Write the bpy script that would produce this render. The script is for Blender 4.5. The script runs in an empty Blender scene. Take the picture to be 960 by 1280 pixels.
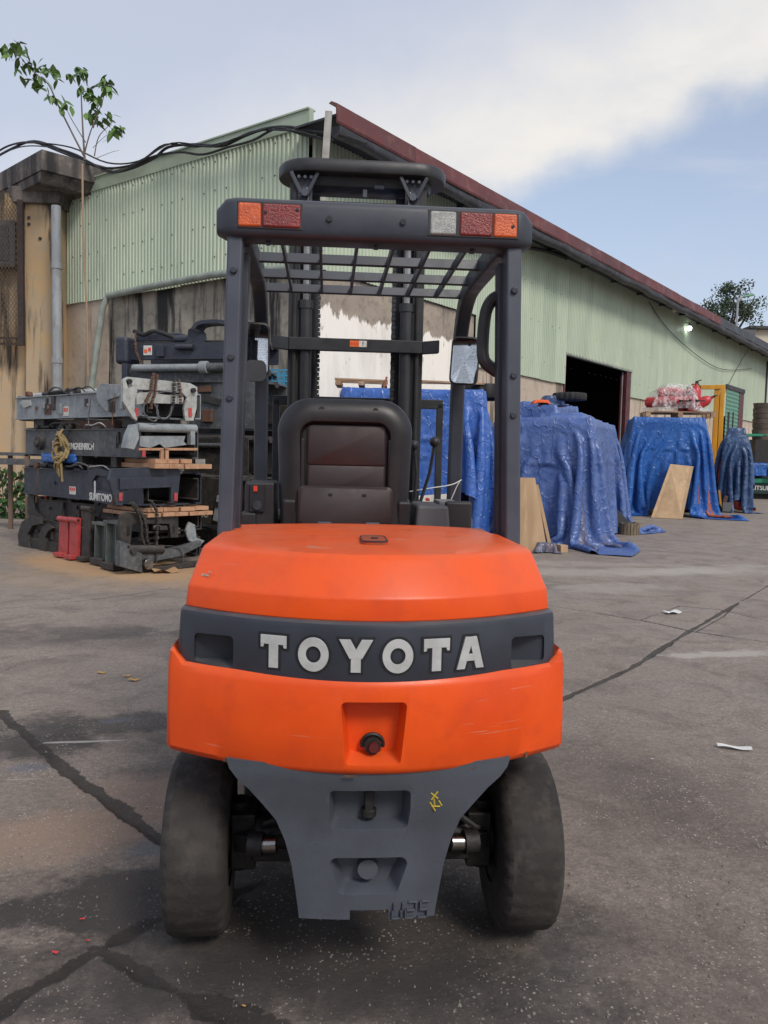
import bpy, bmesh, math, random
import numpy as np
from mathutils import Vector, Matrix, Euler, noise
R = math.radians
random.seed(7); rng = np.random.default_rng(7)
S = bpy.context.scene
COL = S.collection

# ------------------------------------------------------------------ camera
CAM_H, PITCH, ROLL, F = 1.36, R(3.95), R(1.3), 1000.0
cam_d = bpy.data.cameras.new('camera'); cam = bpy.data.objects.new('camera', cam_d); COL.objects.link(cam)
cam_d.sensor_width = 36; cam_d.sensor_fit = 'AUTO'; cam_d.lens = 36 * F / 1280.0
cam_d.clip_start = 0.05; cam_d.clip_end = 2000
CAMROT = Matrix.Rotation(R(90) - PITCH, 4, 'X') @ Matrix.Rotation(ROLL, 4, 'Z')
cam.matrix_world = Matrix.Translation((0, 0, CAM_H)) @ CAMROT
S.camera = cam
S.render.resolution_x, S.render.resolution_y = 768, 1024

def ray(px, py):                       # direction of a sight line (used only to measure real positions)
    d = CAMROT.to_3x3() @ Vector(((px - 480) / F, (640 - py) / F, -1))
    return d / d.y
def at(px, py, Y):
    return Vector((0, 0, CAM_H)) + ray(px, py) * Y
def gnd(px, py):
    d = ray(px, py); p = d * (-CAM_H / d.z); return Vector((p.x, p.y, 0))

# ------------------------------------------------------------------ light
SUN_EL, SUN_AZ = R(43), R(147)          # azimuth clockwise from +Y: behind the camera, to the right, veiled by cloud
W = bpy.data.worlds.new("World"); S.world = W; W.use_nodes = True
nt = W.node_tree; nt.nodes.clear()
def N(t, typ, **kw):
    n = t.nodes.new(typ)
    for k, v in kw.items():
        if k.startswith('i_'):
            key = k[2:]; key = int(key) if key.isdigit() else key
            n.inputs[key].default_value = v
        else: setattr(n, k, v)
    return n
def build_world():
    L = nt.links.new
    out = N(nt, 'ShaderNodeOutputWorld'); bg = N(nt, 'ShaderNodeBackground'); bg.inputs['Strength'].default_value = 0.1
    L(bg.outputs[0], out.inputs[0])
    sky = N(nt, 'ShaderNodeTexSky', sky_type='NISHITA', sun_disc=False, sun_elevation=SUN_EL, sun_rotation=SUN_AZ,
            altitude=10, air_density=1.0, dust_density=2.2, ozone_density=1.5)
    tc = N(nt, 'ShaderNodeTexCoord')
    def dot(v):
        n = N(nt, 'ShaderNodeVectorMath', operation='DOT_PRODUCT'); n.inputs[1].default_value = v
        L(tc.outputs['Generated'], n.inputs[0]); return n.outputs['Value']
    def m(op, a, b=None, c=None, clamp=False):
        n = N(nt, 'ShaderNodeMath', operation=op, use_clamp=clamp)
        for i, x in enumerate((a, b, c)):
            if x is None: continue
            if isinstance(x, (int, float)): n.inputs[i].default_value = x
            else: L(x, n.inputs[i])
        return n.outputs[0]
    def ramp(x, a, b, lo=0, hi=1):
        n = N(nt, 'ShaderNodeMapRange', interpolation_type='SMOOTHSTEP'); L(x, n.inputs[0])
        for i, v in enumerate((a, b, lo, hi)): n.inputs[i + 1].default_value = v
        return n.outputs[0]
    def nz(scale, detail, rough=.55, stretch=(1, 1, 1), dist=0):
        mp = N(nt, 'ShaderNodeMapping'); mp.inputs['Scale'].default_value = stretch; L(tc.outputs['Generated'], mp.inputs[0])
        n = N(nt, 'ShaderNodeTexNoise'); n.inputs['Scale'].default_value = scale; n.inputs['Detail'].default_value = detail
        n.inputs['Roughness'].default_value = rough; n.inputs['Distortion'].default_value = dist
        L(mp.outputs[0], n.inputs[0]); return n.outputs[0]
    d1, d2 = ray(650, 245).normalized(), ray(960, 128).normalized()
    nrm = d2.cross(d1).normalized()
    if nrm.dot(ray(700, 20)) < 0: nrm = -nrm
    f = dot(nrm)                                    # distance above the lower edge of the cloud bank
    w = m('MULTIPLY', m('SUBTRACT', nz(5, 6), .5), .11)
    w2 = m('MULTIPLY', m('SUBTRACT', nz(16, 5), .5), .045)
    f2 = m('ADD', m('ADD', f, w), w2)
    tex = ramp(nz(7, 8, .62, (1, 1, 2.2), .3), .30, .70, .72, 1.0)
    bank = m('MULTIPLY', m('MULTIPLY', ramp(f2, -.022, .05), tex), ramp(f2, .05, .26, 1, .10))
    veil = m('MULTIPLY', ramp(f2, -.03, .12), .80)
    wisp = m('MULTIPLY', ramp(nz(3.2, 7, .6, (1, 1, 3.2), .4), .40, .70), .72)
    low = ramp(dot(Vector((0, 0, 1))), .02, .38, .62, .2)
    thin = m('MAXIMUM', m('MAXIMUM', veil, wisp), low)
    def mix(fac, a, b):
        n = N(nt, 'ShaderNodeMix', data_type='RGBA'); L(fac, n.inputs[0])
        for k, x in ((6, a), (7, b)):
            if isinstance(x, tuple): n.inputs[k].default_value = x
            else: L(x, n.inputs[k])
        return n.outputs[2]
    hs = N(nt, 'ShaderNodeHueSaturation'); hs.inputs['Saturation'].default_value = .78; hs.inputs['Value'].default_value = 1.35
    L(sky.outputs[0], hs.inputs['Color'])
    c = mix(thin, hs.outputs[0], (3.95, 4.35, 5.35, 1))
    c = mix(bank, c, (6.35, 6.15, 5.85, 1))
    L(c, bg.inputs['Color'])
build_world()
sd = bpy.data.lights.new('sun', 'SUN'); sd.energy = 1.5; sd.angle = R(16); sd.color = (1, .93, .84)
sun = bpy.data.objects.new('sun', sd); COL.objects.link(sun)
sdir = Vector((math.sin(SUN_AZ) * math.cos(SUN_EL), math.cos(SUN_AZ) * math.cos(SUN_EL), math.sin(SUN_EL)))
sun.rotation_euler = sdir.to_track_quat('Z', 'Y').to_euler()
S.view_settings.view_transform = 'Standard'; S.view_settings.look = 'None'
S.view_settings.exposure = 0.5; S.view_settings.gamma = 1

# ------------------------------------------------------------------ materials
MATS = {}
def srgb(r, g, b):
    f = lambda c: (c / 255 / 12.92) if c / 255 <= .04045 else ((c / 255 + .055) / 1.055) ** 2.4
    return (f(r), f(g), f(b), 1)
def mat(name, c1, c2=None, c3=None, scale=6, stretch=(1, 1, 1), rough=.5, rvar=.12, metal=0, bump=.0, bscale=60, detail=6,
        spots=None, spot_scale=25, spot_lo=.62, coat=0, objvar=0, trans=0, fac=(.4, .62), wave=None, dust=None, scratch=None):
    if name in MATS: return MATS[name]
    M = bpy.data.materials.new(name); M.use_nodes = True; t = M.node_tree; L = t.links.new
    b = t.nodes['Principled BSDF']
    tc = N(t, 'ShaderNodeTexCoord'); mp = N(t, 'ShaderNodeMapping'); mp.inputs['Scale'].default_value = stretch
    oi = N(t, 'ShaderNodeObjectInfo')
    off = N(t, 'ShaderNodeVectorMath', operation='SCALE'); off.inputs['Scale'].default_value = 37.0
    comb = N(t, 'ShaderNodeCombineXYZ'); L(oi.outputs['Random'], comb.inputs[0]); L(oi.outputs['Random'], comb.inputs[1]); L(oi.outputs['Random'], comb.inputs[2])
    L(comb.outputs[0], off.inputs[0])
    add = N(t, 'ShaderNodeVectorMath', operation='ADD'); L(tc.outputs['Object'], add.inputs[0]); L(off.outputs[0], add.inputs[1])
    L(add.outputs[0], mp.inputs[0])
    def nz(s, d=detail, r=.6, src=mp.outputs[0]):
        n = N(t, 'ShaderNodeTexNoise'); n.inputs['Scale'].default_value = s; n.inputs['Detail'].default_value = d
        n.inputs['Roughness'].default_value = r; L(src, n.inputs[0]); return n.outputs[0]
    def rmp(x, a, bb, lo=0, hi=1):
        n = N(t, 'ShaderNodeMapRange'); L(x, n.inputs[0])
        for i, v in enumerate((a, bb, lo, hi)): n.inputs[i + 1].default_value = v
        return n.outputs[0]
    def mix(f, a, c):
        n = N(t, 'ShaderNodeMix', data_type='RGBA')
        if isinstance(f, (int, float)): n.inputs[0].default_value = f
        else: L(f, n.inputs[0])
        for k, x in ((6, a), (7, c)):
            if isinstance(x, tuple): n.inputs[k].default_value = x if len(x) == 4 else (*x, 1)
            else: L(x, n.inputs[k])
        return n.outputs[2]
    c1 = c1 if len(c1) == 4 else (*c1, 1)
    col = c1
    n1 = nz(scale)
    if c2: col = mix(rmp(n1, *fac), c1, c2)
    if c3: col = mix(rmp(nz(scale * 3.7), .5, .72), col, c3)
    if spots: col = mix(rmp(nz(spot_scale, 8, .7), spot_lo, spot_lo + .05), col, spots)
    if dust:                                    # dust settles on faces that look up
        g = N(t, 'ShaderNodeNewGeometry'); sp = N(t, 'ShaderNodeSeparateXYZ'); L(g.outputs['Normal'], sp.inputs[0])
        n = N(t, 'ShaderNodeMath', operation='MULTIPLY'); L(rmp(sp.outputs[2], .3, 1, 0, .7), n.inputs[0]); L(rmp(nz(scale * 2), .35, .65, .3, 1), n.inputs[1])
        col = mix(n.outputs[0], col, dust)
    if scratch:                                 # fine hairline scratches in two directions
        for sc_, rt in (((1.2, 1.2, 60), .12), ((2.0, 2.0, 85), -.5)):
            m2 = N(t, 'ShaderNodeMapping'); m2.inputs['Scale'].default_value = sc_; m2.inputs['Rotation'].default_value = (0, rt, 0); L(add.outputs[0], m2.inputs[0])
            n_ = N(t, 'ShaderNodeMath', operation='MULTIPLY'); L(rmp(nz(2.2, 3, .5, m2.outputs[0]), .68, .71), n_.inputs[0]); L(rmp(nz(3.0, 3, .5), .50, .60, 0, .75), n_.inputs[1])
            col = mix(n_.outputs[0], col, scratch)
    if objvar:
        hv = N(t, 'ShaderNodeHueSaturation'); L(rmp(oi.outputs['Random'], 0, 1, 1 - objvar, 1 + objvar), hv.inputs['Value'])
        if isinstance(col, tuple): hv.inputs['Color'].default_value = col
        else: L(col, hv.inputs['Color'])
        col = hv.outputs[0]
    if isinstance(col, tuple): b.inputs['Base Color'].default_value = col
    else: L(col, b.inputs['Base Color'])
    L(rmp(nz(scale * 2.3), .3, .7, max(.02, rough - rvar), min(1, rough + rvar)), b.inputs['Roughness'])
    b.inputs['Metallic'].default_value = metal
    if scratch: b.inputs['Specular IOR Level'].default_value = .38
    if coat: b.inputs['Coat Weight'].default_value = coat; b.inputs['Coat Roughness'].default_value = .12
    if trans: b.inputs['Transmission Weight'].default_value = trans
    if bump:
        bm_ = N(t, 'ShaderNodeBump'); bm_.inputs['Strength'].default_value = bump; bm_.inputs['Distance'].default_value = .01
        L(nz(bscale, 8, .65), bm_.inputs['Height']); L(bm_.outputs[0], b.inputs['Normal'])
    MATS[name] = M; return M
orange = mat('orange_paint', (.80, .088, .008), (.72, .070, .007), (.66, .068, .011), scale=3, rough=.38, rvar=.10, bump=.05, bscale=220,
             spots=(.22, .10, .06), spot_scale=26, spot_lo=.715, dust=(.70, .14, .045, 1), scratch=(.50, .26, .17, 1))
slate = mat('slate_paint', (.040, .046, .062), (.030, .034, .046), scale=5, rough=.42, bump=.04, bscale=250, spots=(.11, .10, .10), spot_scale=22, spot_lo=.72, dust=(.12, .115, .11, 1))
slate_l = mat('blue_grey_paint', (.068, .078, .104), (.052, .06, .08), scale=4, rough=.42, bump=.03, bscale=250, spots=(.13, .12, .12), spot_scale=18, spot_lo=.74)
skirtm = mat('cast_grey_paint', (.078, .088, .108), (.058, .066, .082), scale=4, rough=.5, bump=.12, bscale=160, spots=(.16, .14, .12), spot_scale=16, spot_lo=.7)
black = mat('black_steel', (.016, .017, .020), (.028, .028, .03), scale=7, rough=.45, bump=.05, bscale=120, dust=(.07, .065, .06, 1))
blackp = mat('black_plastic', (.018, .018, .020), (.026, .025, .027), scale=9, rough=.5, rvar=.06, bump=.08, bscale=500)
seatm = mat('seat_shell_plastic', (.013, .0125, .014), (.020, .018, .020), scale=6, rough=.42, rvar=.08, bump=.1, bscale=600)
seatp = mat('seat_back_panel_plastic', (.024, .0135, .0145), (.034, .019, .020), scale=5, rough=.5, bump=.1, bscale=500)
seatv = mat('black_vinyl', (.02, .02, .022), rough=.5, bump=.2, bscale=90)
rubber = mat('worn_rubber', (.026, .0225, .021), (.046, .040, .035), (.066, .057, .049), scale=5, rough=.86, bump=.35, bscale=70, spots=(.10, .09, .08), spot_scale=60, spot_lo=.72)
rubber_d = mat('dark_rubber', (.014, .014, .015), (.03, .029, .028), scale=6, rough=.75, bump=.3, bscale=60)
grime = mat('oily_grime', (.010, .009, .009), (.022, .019, .017), scale=12, rough=.55, bump=.4, bscale=50)
chrome = mat('bare_steel', (.36, .34, .32), (.16, .14, .13), scale=9, rough=.28, metal=1)
lens_o = mat('amber_lens', (.52, .075, .010), (.66, .11, .012), scale=20, rough=.22, rvar=.05, coat=.35, bump=.35, bscale=150)
lens_r = mat('red_lens', (.16, .010, .009), (.24, .016, .012), scale=20, rough=.22, rvar=.05, coat=.35, bump=.35, bscale=150)
lens_w = mat('clear_lens', (.30, .31, .29), (.42, .43, .40), scale=60, rough=.15, rvar=.05, coat=.6, bump=.5, bscale=160)
lettm = mat('grey_letter_paint', (.50, .51, .50), (.42, .43, .42), scale=25, rough=.4, spots=(.12, .12, .13), spot_scale=30, spot_lo=.7)
edge_d = mat('dark_parts_and_recess_shade', (.012, .013, .017), rough=.6)  # small dark parts and print; also the painted shade round the panel letters
white_p = mat('white_print', (.62, .62, .60), rough=.5)
sticker_w = mat('white_sticker', (.66, .65, .60), (.5, .48, .44), scale=30, rough=.45)
sticker_r = mat('red_sticker', (.62, .05, .03), rough=.45)
sticker_o = mat('orange_sticker', (.75, .14, .02), rough=.45)
yellowp = mat('yellow_chalk', (.45, .34, .03), rough=.8)
mirror = mat('mirror_silver', (.85, .87, .88), rough=.03, rvar=.01, metal=1)
def glass_dark(name, c):
    return mat(name, c, rough=.12, rvar=.03)

# ------------------------------------------------------------------ mesh helpers
def setp(o, label=None, cat=None, group=None, kind=None):
    if label: o['label'] = label
    if cat: o['category'] = cat
    if group: o['group'] = group
    if kind: o['kind'] = kind
    return o
def thing(name, label, cat, loc=(0, 0, 0), rotz=0, group=None, rot=None):
    o = bpy.data.objects.new(name, None); o.empty_display_size = .2; COL.objects.link(o)
    o.location = loc; o.rotation_euler = rot if rot else (0, 0, rotz)
    return setp(o, label, cat, group)
def link(name, me, m=None, parent=None, loc=None, rot=None):
    o = bpy.data.objects.new(name, me); COL.objects.link(o)
    if m and not me.materials: me.materials.append(m)
    if parent: o.parent = parent
    if loc: o.location = loc
    if rot: o.rotation_euler = rot
    return o
class B:
    def __init__(s): s.bm = bmesh.new()
    def box(s, c, d, rot=None, top=None):
        """centre c, size d; top=(fx,fy) scales the upper face"""
        vs = []
        m = (Euler(rot).to_matrix() if rot and not isinstance(rot, Matrix) else rot) if rot else None
        for z in (-.5, .5):
            for x, y in ((-.5, -.5), (.5, -.5), (.5, .5), (-.5, .5)):
                fx, fy = (top if (top and z > 0) else (1, 1))
                v = Vector((x * d[0] * fx, y * d[1] * fy, z * d[2]))
                if m: v = m @ v
                vs.append(s.bm.verts.new(v + Vector(c)))
        a, b, c_, e, f, g, h, i = vs
        for q in ((e, c_, b, a), (f, g, h, i), (a, b, g, f), (b, c_, h, g), (c_, e, i, h), (e, a, f, i)): s.bm.faces.new(q)
        return s
    def ring(s, pts): return [s.bm.verts.new(Vector(p)) for p in pts]
    def bridge(s, a, b, closed=True):
        n = len(a)
        for i in range(n if closed else n - 1):
            j = (i + 1) % n
            s.bm.faces.new((a[i], a[j], b[j], b[i]))
    def loft(s, rings, closed=True, cap=True):
        rs = [s.ring(r) for r in rings]
        for a, b in zip(rs, rs[1:]): s.bridge(a, b, closed)
        if cap:
            s.bm.faces.new(rs[0][::-1]); s.bm.faces.new(rs[-1])
        return s
    def cyl(s, p0, p1, r, r2=None, seg=16, cap=True):
        p0, p1 = Vector(p0), Vector(p1); r2 = r if r2 is None else r2
        z = (p1 - p0).normalized(); x = z.orthogonal().normalized(); y = z.cross(x)
        f = lambda p, rr: [p + (x * math.cos(2 * math.pi * i / seg) + y * math.sin(2 * math.pi * i / seg)) * rr for i in range(seg)]
        return s.loft([f(p0, r), f(p1, r2)], cap=cap)
    def tube(s, pts, r, seg=8, closed=False, flat=None):
        pts = [Vector(p) for p in pts]; n = len(pts); rings = []; up = Vector((0, 0, 1)); prev = None
        for i, p in enumerate(pts):
            a = pts[i - 1] if i else (pts[-1] if closed else p); b = pts[(i + 1) % n] if (i < n - 1 or closed) else p
            t = (b - a).normalized()
            x = up.cross(t)
            if prev is not None:
                if x.length < .35: x = prev - t * prev.dot(t)
                elif x.dot(prev) < 0: x = -x
            elif x.length < .1: x = Vector((1, 0, 0)) - t * t.x
            x.normalize(); y = t.cross(x).normalized(); prev = x
            rr = r[i] if isinstance(r, (list, tuple)) else r
            if flat:  # rectangular section
                w, h = flat; rings.append([p + x * sx * w + y * sy * h for sx, sy in ((-.5, -.5), (.5, -.5), (.5, .5), (-.5, .5))])
            else: rings.append([p + (x * math.cos(2 * math.pi * k / seg) + y * math.sin(2 * math.pi * k / seg)) * rr for k in range(seg)])
        if closed:
            rs = [s.ring(q) for q in rings]
            for i in range(n): s.bridge(rs[i], rs[(i + 1) % n])
            return s
        return s.loft(rings)
    def prism(s, pts, e0, e1, axis='y'):
        """polygon pts (2d) extruded between e0 and e1 along an axis"""
        f = {'y': lambda p, e: (p[0], e, p[1]), 'x': lambda p, e: (e, p[0], p[1]), 'z': lambda p, e: (p[0], p[1], e)}[axis]
        a = s.ring([f(p, e0) for p in pts]); b = s.ring([f(p, e1) for p in pts]); s.bridge(a, b)
        s.bm.faces.new(a[::-1]); s.bm.faces.new(b); return s
    def mesh(s, name, smooth=35):
        bmesh.ops.recalc_face_normals(s.bm, faces=s.bm.faces)
        me = bpy.data.meshes.new(name); s.bm.to_mesh(me); s.bm.free()
        if smooth:
            me.polygons.foreach_set('use_smooth', [True] * len(me.polygons)); me.set_sharp_from_angle(angle=R(smooth))
        return me
    def obj(s, name, m, parent=None, bevel=0, smooth=35, loc=None, rot=None, seg=2, label=None):
        o = link(name, s.mesh(name, smooth), m, parent, loc, rot)
        if bevel:
            b = o.modifiers.new('bevel', 'BEVEL'); b.width = bevel; b.segments = seg; b.limit_method = 'ANGLE'; b.angle_limit = R(32)
            b.harden_normals = True
        if label: o['label'] = label
        return o
def apply_mods(o):
    bpy.context.view_layer.update()
    dg = bpy.context.evaluated_depsgraph_get(); me = bpy.data.meshes.new_from_object(o.evaluated_get(dg))
    o.modifiers.clear(); o.data = me; return o
def cut(o, cutters):
    for c in cutters:
        c.parent = o.parent
        m = o.modifiers.new('cut', 'BOOLEAN'); m.operation = 'DIFFERENCE'; m.object = c; m.solver = 'EXACT'
    apply_mods(o)
    for c in cutters: bpy.data.objects.remove(c)
    o.data.polygons.foreach_set('use_smooth', [True] * len(o.data.polygons)); o.data.set_sharp_from_angle(angle=R(28)); return o
def pyarr(name, V, Fc, m=None, parent=None, smooth=True):
    me = bpy.data.meshes.new(name); V = np.asarray(V, dtype=np.float32); Fc = np.asarray(Fc, dtype=np.int32)
    k = Fc.shape[1]
    me.vertices.add(len(V)); me.vertices.foreach_set('co', V.ravel())
    me.loops.add(Fc.size); me.loops.foreach_set('vertex_index', Fc.ravel())
    me.polygons.add(len(Fc)); me.polygons.foreach_set('loop_start', np.arange(0, Fc.size, k, dtype=np.int32))
    me.polygons.foreach_set('loop_total', np.full(len(Fc), k, dtype=np.int32))
    me.update(calc_edges=True)
    if smooth: me.polygons.foreach_set('use_smooth', np.ones(len(Fc), dtype=bool))
    return link(name, me, m, parent)
def gridfaces(nx, ny):
    i = np.arange(nx - 1)[:, None] * ny + np.arange(ny - 1)[None, :]; i = i.ravel()
    return np.stack([i, i + ny, i + ny + 1, i + 1], 1)
def dup(o, parent=None, deep=True):
    c = o.copy(); COL.objects.link(c)
    if parent: c.parent = parent
    if deep:
        for ch in list(o.children): dup(ch, c)
    return c
def text(s, size, m, parent, loc, rot, extrude=.002, offset=0, name='lettering', shear=0, space=1.0, sx=1.0):
    cu = bpy.data.curves.new(name, 'FONT'); cu.body = s; cu.size = size; cu.extrude = extrude; cu.offset = offset
    cu.shear = shear; cu.space_character = space; cu.align_x = 'CENTER'; cu.align_y = 'CENTER'
    o = bpy.data.objects.new(name, cu); COL.objects.link(o); bpy.context.view_layer.update()
    me = bpy.data.meshes.new_from_object(o.evaluated_get(bpy.context.evaluated_depsgraph_get()))
    bpy.data.objects.remove(o); me.materials.clear()
    o = link(name, me, m, parent, loc, rot); o.scale = (sx, 1, 1); return o
def fbm(h, w, cells, octaves=5, pers=.5, seed=0):
    r = np.random.default_rng(seed); out = np.zeros((h, w)); amp = 1; tot = 0
    for o in range(octaves):
        n = cells * 2 ** o; nh = max(2, int(n)); nw = max(2, int(n * w / h))
        g = r.random((nh + 2, nw + 2))
        y = np.linspace(0, nh, h, endpoint=False); x = np.linspace(0, nw, w, endpoint=False)
        yi, xi = y.astype(int), x.astype(int); fy, fx = y - yi, x - xi
        fy = (fy * fy * (3 - 2 * fy))[:, None]; fx = (fx * fx * (3 - 2 * fx))[None, :]
        a = g[yi][:, xi]; b = g[yi][:, xi + 1]; c = g[yi + 1][:, xi]; d = g[yi + 1][:, xi + 1]
        out += amp * ((a * (1 - fx) + b * fx) * (1 - fy) + (c * (1 - fx) + d * fx) * fy); tot += amp; amp *= pers
    return out / tot - .5

# ------------------------------------------------------------------ ground
def build_ground():
    X0, X1, Y0, Y1, st = -3.6, 4.8, 1.2, 9.4, .0125
    xs = np.arange(X0, X1 + 1e-6, st); ys = np.arange(Y0, Y1 + 1e-6, st); nx, ny = len(xs), len(ys)
    XX, YY = np.meshgrid(xs, ys, indexing='ij')
    big = fbm(nx, ny, 4, 4, .5, 3); fine = fbm(nx, ny, 60, 4, .65, 5)
    wob = fbm(nx, ny, 14, 5, .62, 9); wob2 = fbm(nx, ny, 70, 4, .75, 11)
    Z = big * .02 + fine * .006
    crack = np.zeros_like(Z)
    lines = [([(0, 890), (95, 972), (200, 1050), (300, 1130)], .034, .013), ([(-60, 1290), (0, 1262), (110, 1195), (200, 1150), (330, 1105)], .038, .012),
             ([(120, 1185), (190, 1225), (350, 1300)], .042, .012), ([(700, 875), (790, 835), (860, 790), (960, 732), (1010, 710)], .017, .012),
             ([(640, 747), (690, 757), (800, 775), (870, 790), (960, 803), (1060, 826)], .011, .010), ([(870, 790), (905, 770), (930, 745)], .006, .005),
             ([(800, 775), (850, 757), (900, 762), (960, 776)], .006, .005), ([(0, 762), (60, 755), (130, 748), (215, 735)], .006, .004)]
    for pl, w, dep in lines:
        P = [gnd(*p) for p in pl]; d = np.full(Z.shape, 9.)
        for a, b in zip(P, P[1:]):
            ab = np.array([b.x - a.x, b.y - a.y]); l2 = ab @ ab
            t = np.clip(((XX - a.x) * ab[0] + (YY - a.y) * ab[1]) / l2, 0, 1)
            wx = a.x + t * ab[0]; wy = a.y + t * ab[1]
            d = np.minimum(d, np.hypot(XX - wx, YY - wy))
        d = d + wob * w * 3.4 + wob2 * w * 1.5
        k = np.clip(1.4 - 1.4 * d / w, 0, 1); k = k * k * (3 - 2 * k)
        Z -= k * dep; crack = np.maximum(crack, np.clip(1.35 - d / w, 0, 1))
    # edge blends to the plain sheet
    e = np.minimum.reduce([XX - X0, X1 - XX, YY - Y0, Y1 - YY]); e = np.clip(e / .5, 0, 1)
    Z = Z * e
    V = np.stack([XX.ravel(), YY.ravel(), Z.ravel()], 1); Fc = gridfaces(nx, ny)
    xe = [-400, -60, -12, X0]; xr = [X1, 14, 60, 400]; n0 = len(V)
    ex = []; ef = []
    xs2 = xe + xr; ys2 = [-60, -8, Y0, Y1, 25, 80, 700]
    for x in xs2:
        for y in ys2: ex.append((x, y, 0))
    for i in range(len(xs2) - 1):
        for j in range(len(ys2) - 1):
            if xs2[i] == X0 and ys2[j] == Y0: continue
            a = n0 + i * len(ys2) + j; ef.append((a, a + len(ys2), a + len(ys2) + 1, a + 1))
    V = np.vstack([V, np.array(ex)]); Fc = np.vstack([Fc, np.array(ef)])
    M = bpy.data.materials.new('yard_concrete'); M.use_nodes = True; t = M.node_tree; L = t.links.new; b = t.nodes['Principled BSDF']
    tc = N(t, 'ShaderNodeTexCoord'); O = tc.outputs['Object']
    def nz(s, d=6, r=.6, st=(1, 1, 1), dist=0):
        mp = N(t, 'ShaderNodeMapping'); mp.inputs['Scale'].default_value = st; L(O, mp.inputs[0])
        n = N(t, 'ShaderNodeTexNoise'); n.inputs['Scale'].default_value = s; n.inputs['Detail'].default_value = d; n.inputs['Roughness'].default_value = r
        n.inputs['Distortion'].default_value = dist; L(mp.outputs[0], n.inputs[0]); return n.outputs[0]
    def rmp(x, a, bb, lo=0, hi=1):
        n = N(t, 'ShaderNodeMapRange'); L(x, n.inputs[0])
        for i, v in enumerate((a, bb, lo, hi)): n.inputs[i + 1].default_value = v
        return n.outputs[0]
    def m(op, a, c=None):
        n = N(t, 'ShaderNodeMath', operation=op)
        for i, x in enumerate((a, c)):
            if x is None: continue
            if isinstance(x, (int, float)): n.inputs[i].default_value = x
            else: L(x, n.inputs[i])
        return n.outputs[0]
    def mix(f, a, c, mode='MIX'):
        n = N(t, 'ShaderNodeMix', data_type='RGBA', blend_type=mode)
        if isinstance(f, (int, float)): n.inputs[0].default_value = f
        else: L(f, n.inputs[0])
        for k, x in ((6, a), (7, c)):
            if isinstance(x, tuple): n.inputs[k].default_value = (*x, 1)
            else: L(x, n.inputs[k])
        return n.outputs[2]
    def blob(px, py, rx, ry, ang=0, edge=.5, wob=1.0, s=1.5, D=None):
        edge *= .62
        c = gnd(px, py)
        mp = N(t, 'ShaderNodeMapping', vector_type='TEXTURE'); mp.inputs['Location'].default_value = (c.x, c.y, 0)
        mp.inputs['Rotation'].default_value = (0, 0, ang); mp.inputs['Scale'].default_value = (rx, ry, 1); L(O, mp.inputs[0])
        sp = N(t, 'ShaderNodeSeparateXYZ'); L(mp.outputs[0], sp.inputs[0]); cb = N(t, 'ShaderNodeCombineXYZ')
        L(sp.outputs[0], cb.inputs[0]); L(sp.outputs[1], cb.inputs[1])
        ln = N(t, 'ShaderNodeVectorMath', operation='LENGTH'); L(cb.outputs[0], ln.inputs[0])
        q = m('ADD', ln.outputs['Value'], m('MULTIPLY', m('SUBTRACT', nz(s, 12, .74), .5), wob * 2.7))
        return rmp(q, 1, 1 - edge)
    base = mix(rmp(nz(.55, 7, .6), .35, .65), (.30, .242, .198), (.375, .31, .258))
    base = mix(rmp(nz(2.6, 9, .74, dist=.9), .47, .66, 0, .72), base, (.110, .090, .075))
    base = mix(m('MULTIPLY', rmp(nz(1.1, 8, .7), .52, .70), .55), base, (.29, .245, .205))
    base = mix(m('MULTIPLY', rmp(nz(34, 8, .80), .44, .56), .45), base, (.12, .10, .086))
    base = mix(m('MULTIPLY', rmp(nz(120, 5, .8), .46, .54), .38), base, (.14, .12, .104))
    base = mix(m('MULTIPLY', rmp(nz(75, 6, .8), .54, .62), .38), base, (.48, .42, .365))
    # brownish bare patches bottom left and rusty sand by the stacked masts
    base = mix(m('MULTIPLY', blob(90, 1040, .55, .26, .5, .8, 1.0, 2.4), .7), base, (.36, .25, .18))
    base = mix(m('MULTIPLY', blob(250, 980, .5, .22, .2, .8, 1.1, 3.0), .6), base, (.34, .24, .18))
    base = mix(m('MULTIPLY', blob(150, 708, 2.1, 1.0, -.6, .7, .5, .9), .8), base, (.50, .31, .16))
    base = mix(m('MULTIPLY', blob(60, 725, 1.5, .5, -.4, .8, .8, 1.3), .35), base, (.38, .28, .18))
    # black oil round the truck, and a broad near-black patch beneath it
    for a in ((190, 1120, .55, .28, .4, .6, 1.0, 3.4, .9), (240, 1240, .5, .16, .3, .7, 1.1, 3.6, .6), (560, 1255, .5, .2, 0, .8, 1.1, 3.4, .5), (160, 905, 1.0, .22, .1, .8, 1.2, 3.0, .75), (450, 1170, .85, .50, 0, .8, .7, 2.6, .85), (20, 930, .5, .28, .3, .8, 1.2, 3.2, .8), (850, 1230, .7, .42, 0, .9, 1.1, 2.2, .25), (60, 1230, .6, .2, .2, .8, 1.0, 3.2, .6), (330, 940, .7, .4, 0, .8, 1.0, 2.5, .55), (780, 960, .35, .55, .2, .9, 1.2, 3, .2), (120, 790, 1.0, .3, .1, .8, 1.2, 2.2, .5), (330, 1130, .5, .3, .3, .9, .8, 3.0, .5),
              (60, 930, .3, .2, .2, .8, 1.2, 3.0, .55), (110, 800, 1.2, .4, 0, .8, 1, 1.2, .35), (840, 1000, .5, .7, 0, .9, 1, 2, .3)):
        base = mix(m('MULTIPLY', blob(*a[:8]), a[8]), base, (.050, .044, .042))
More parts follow.
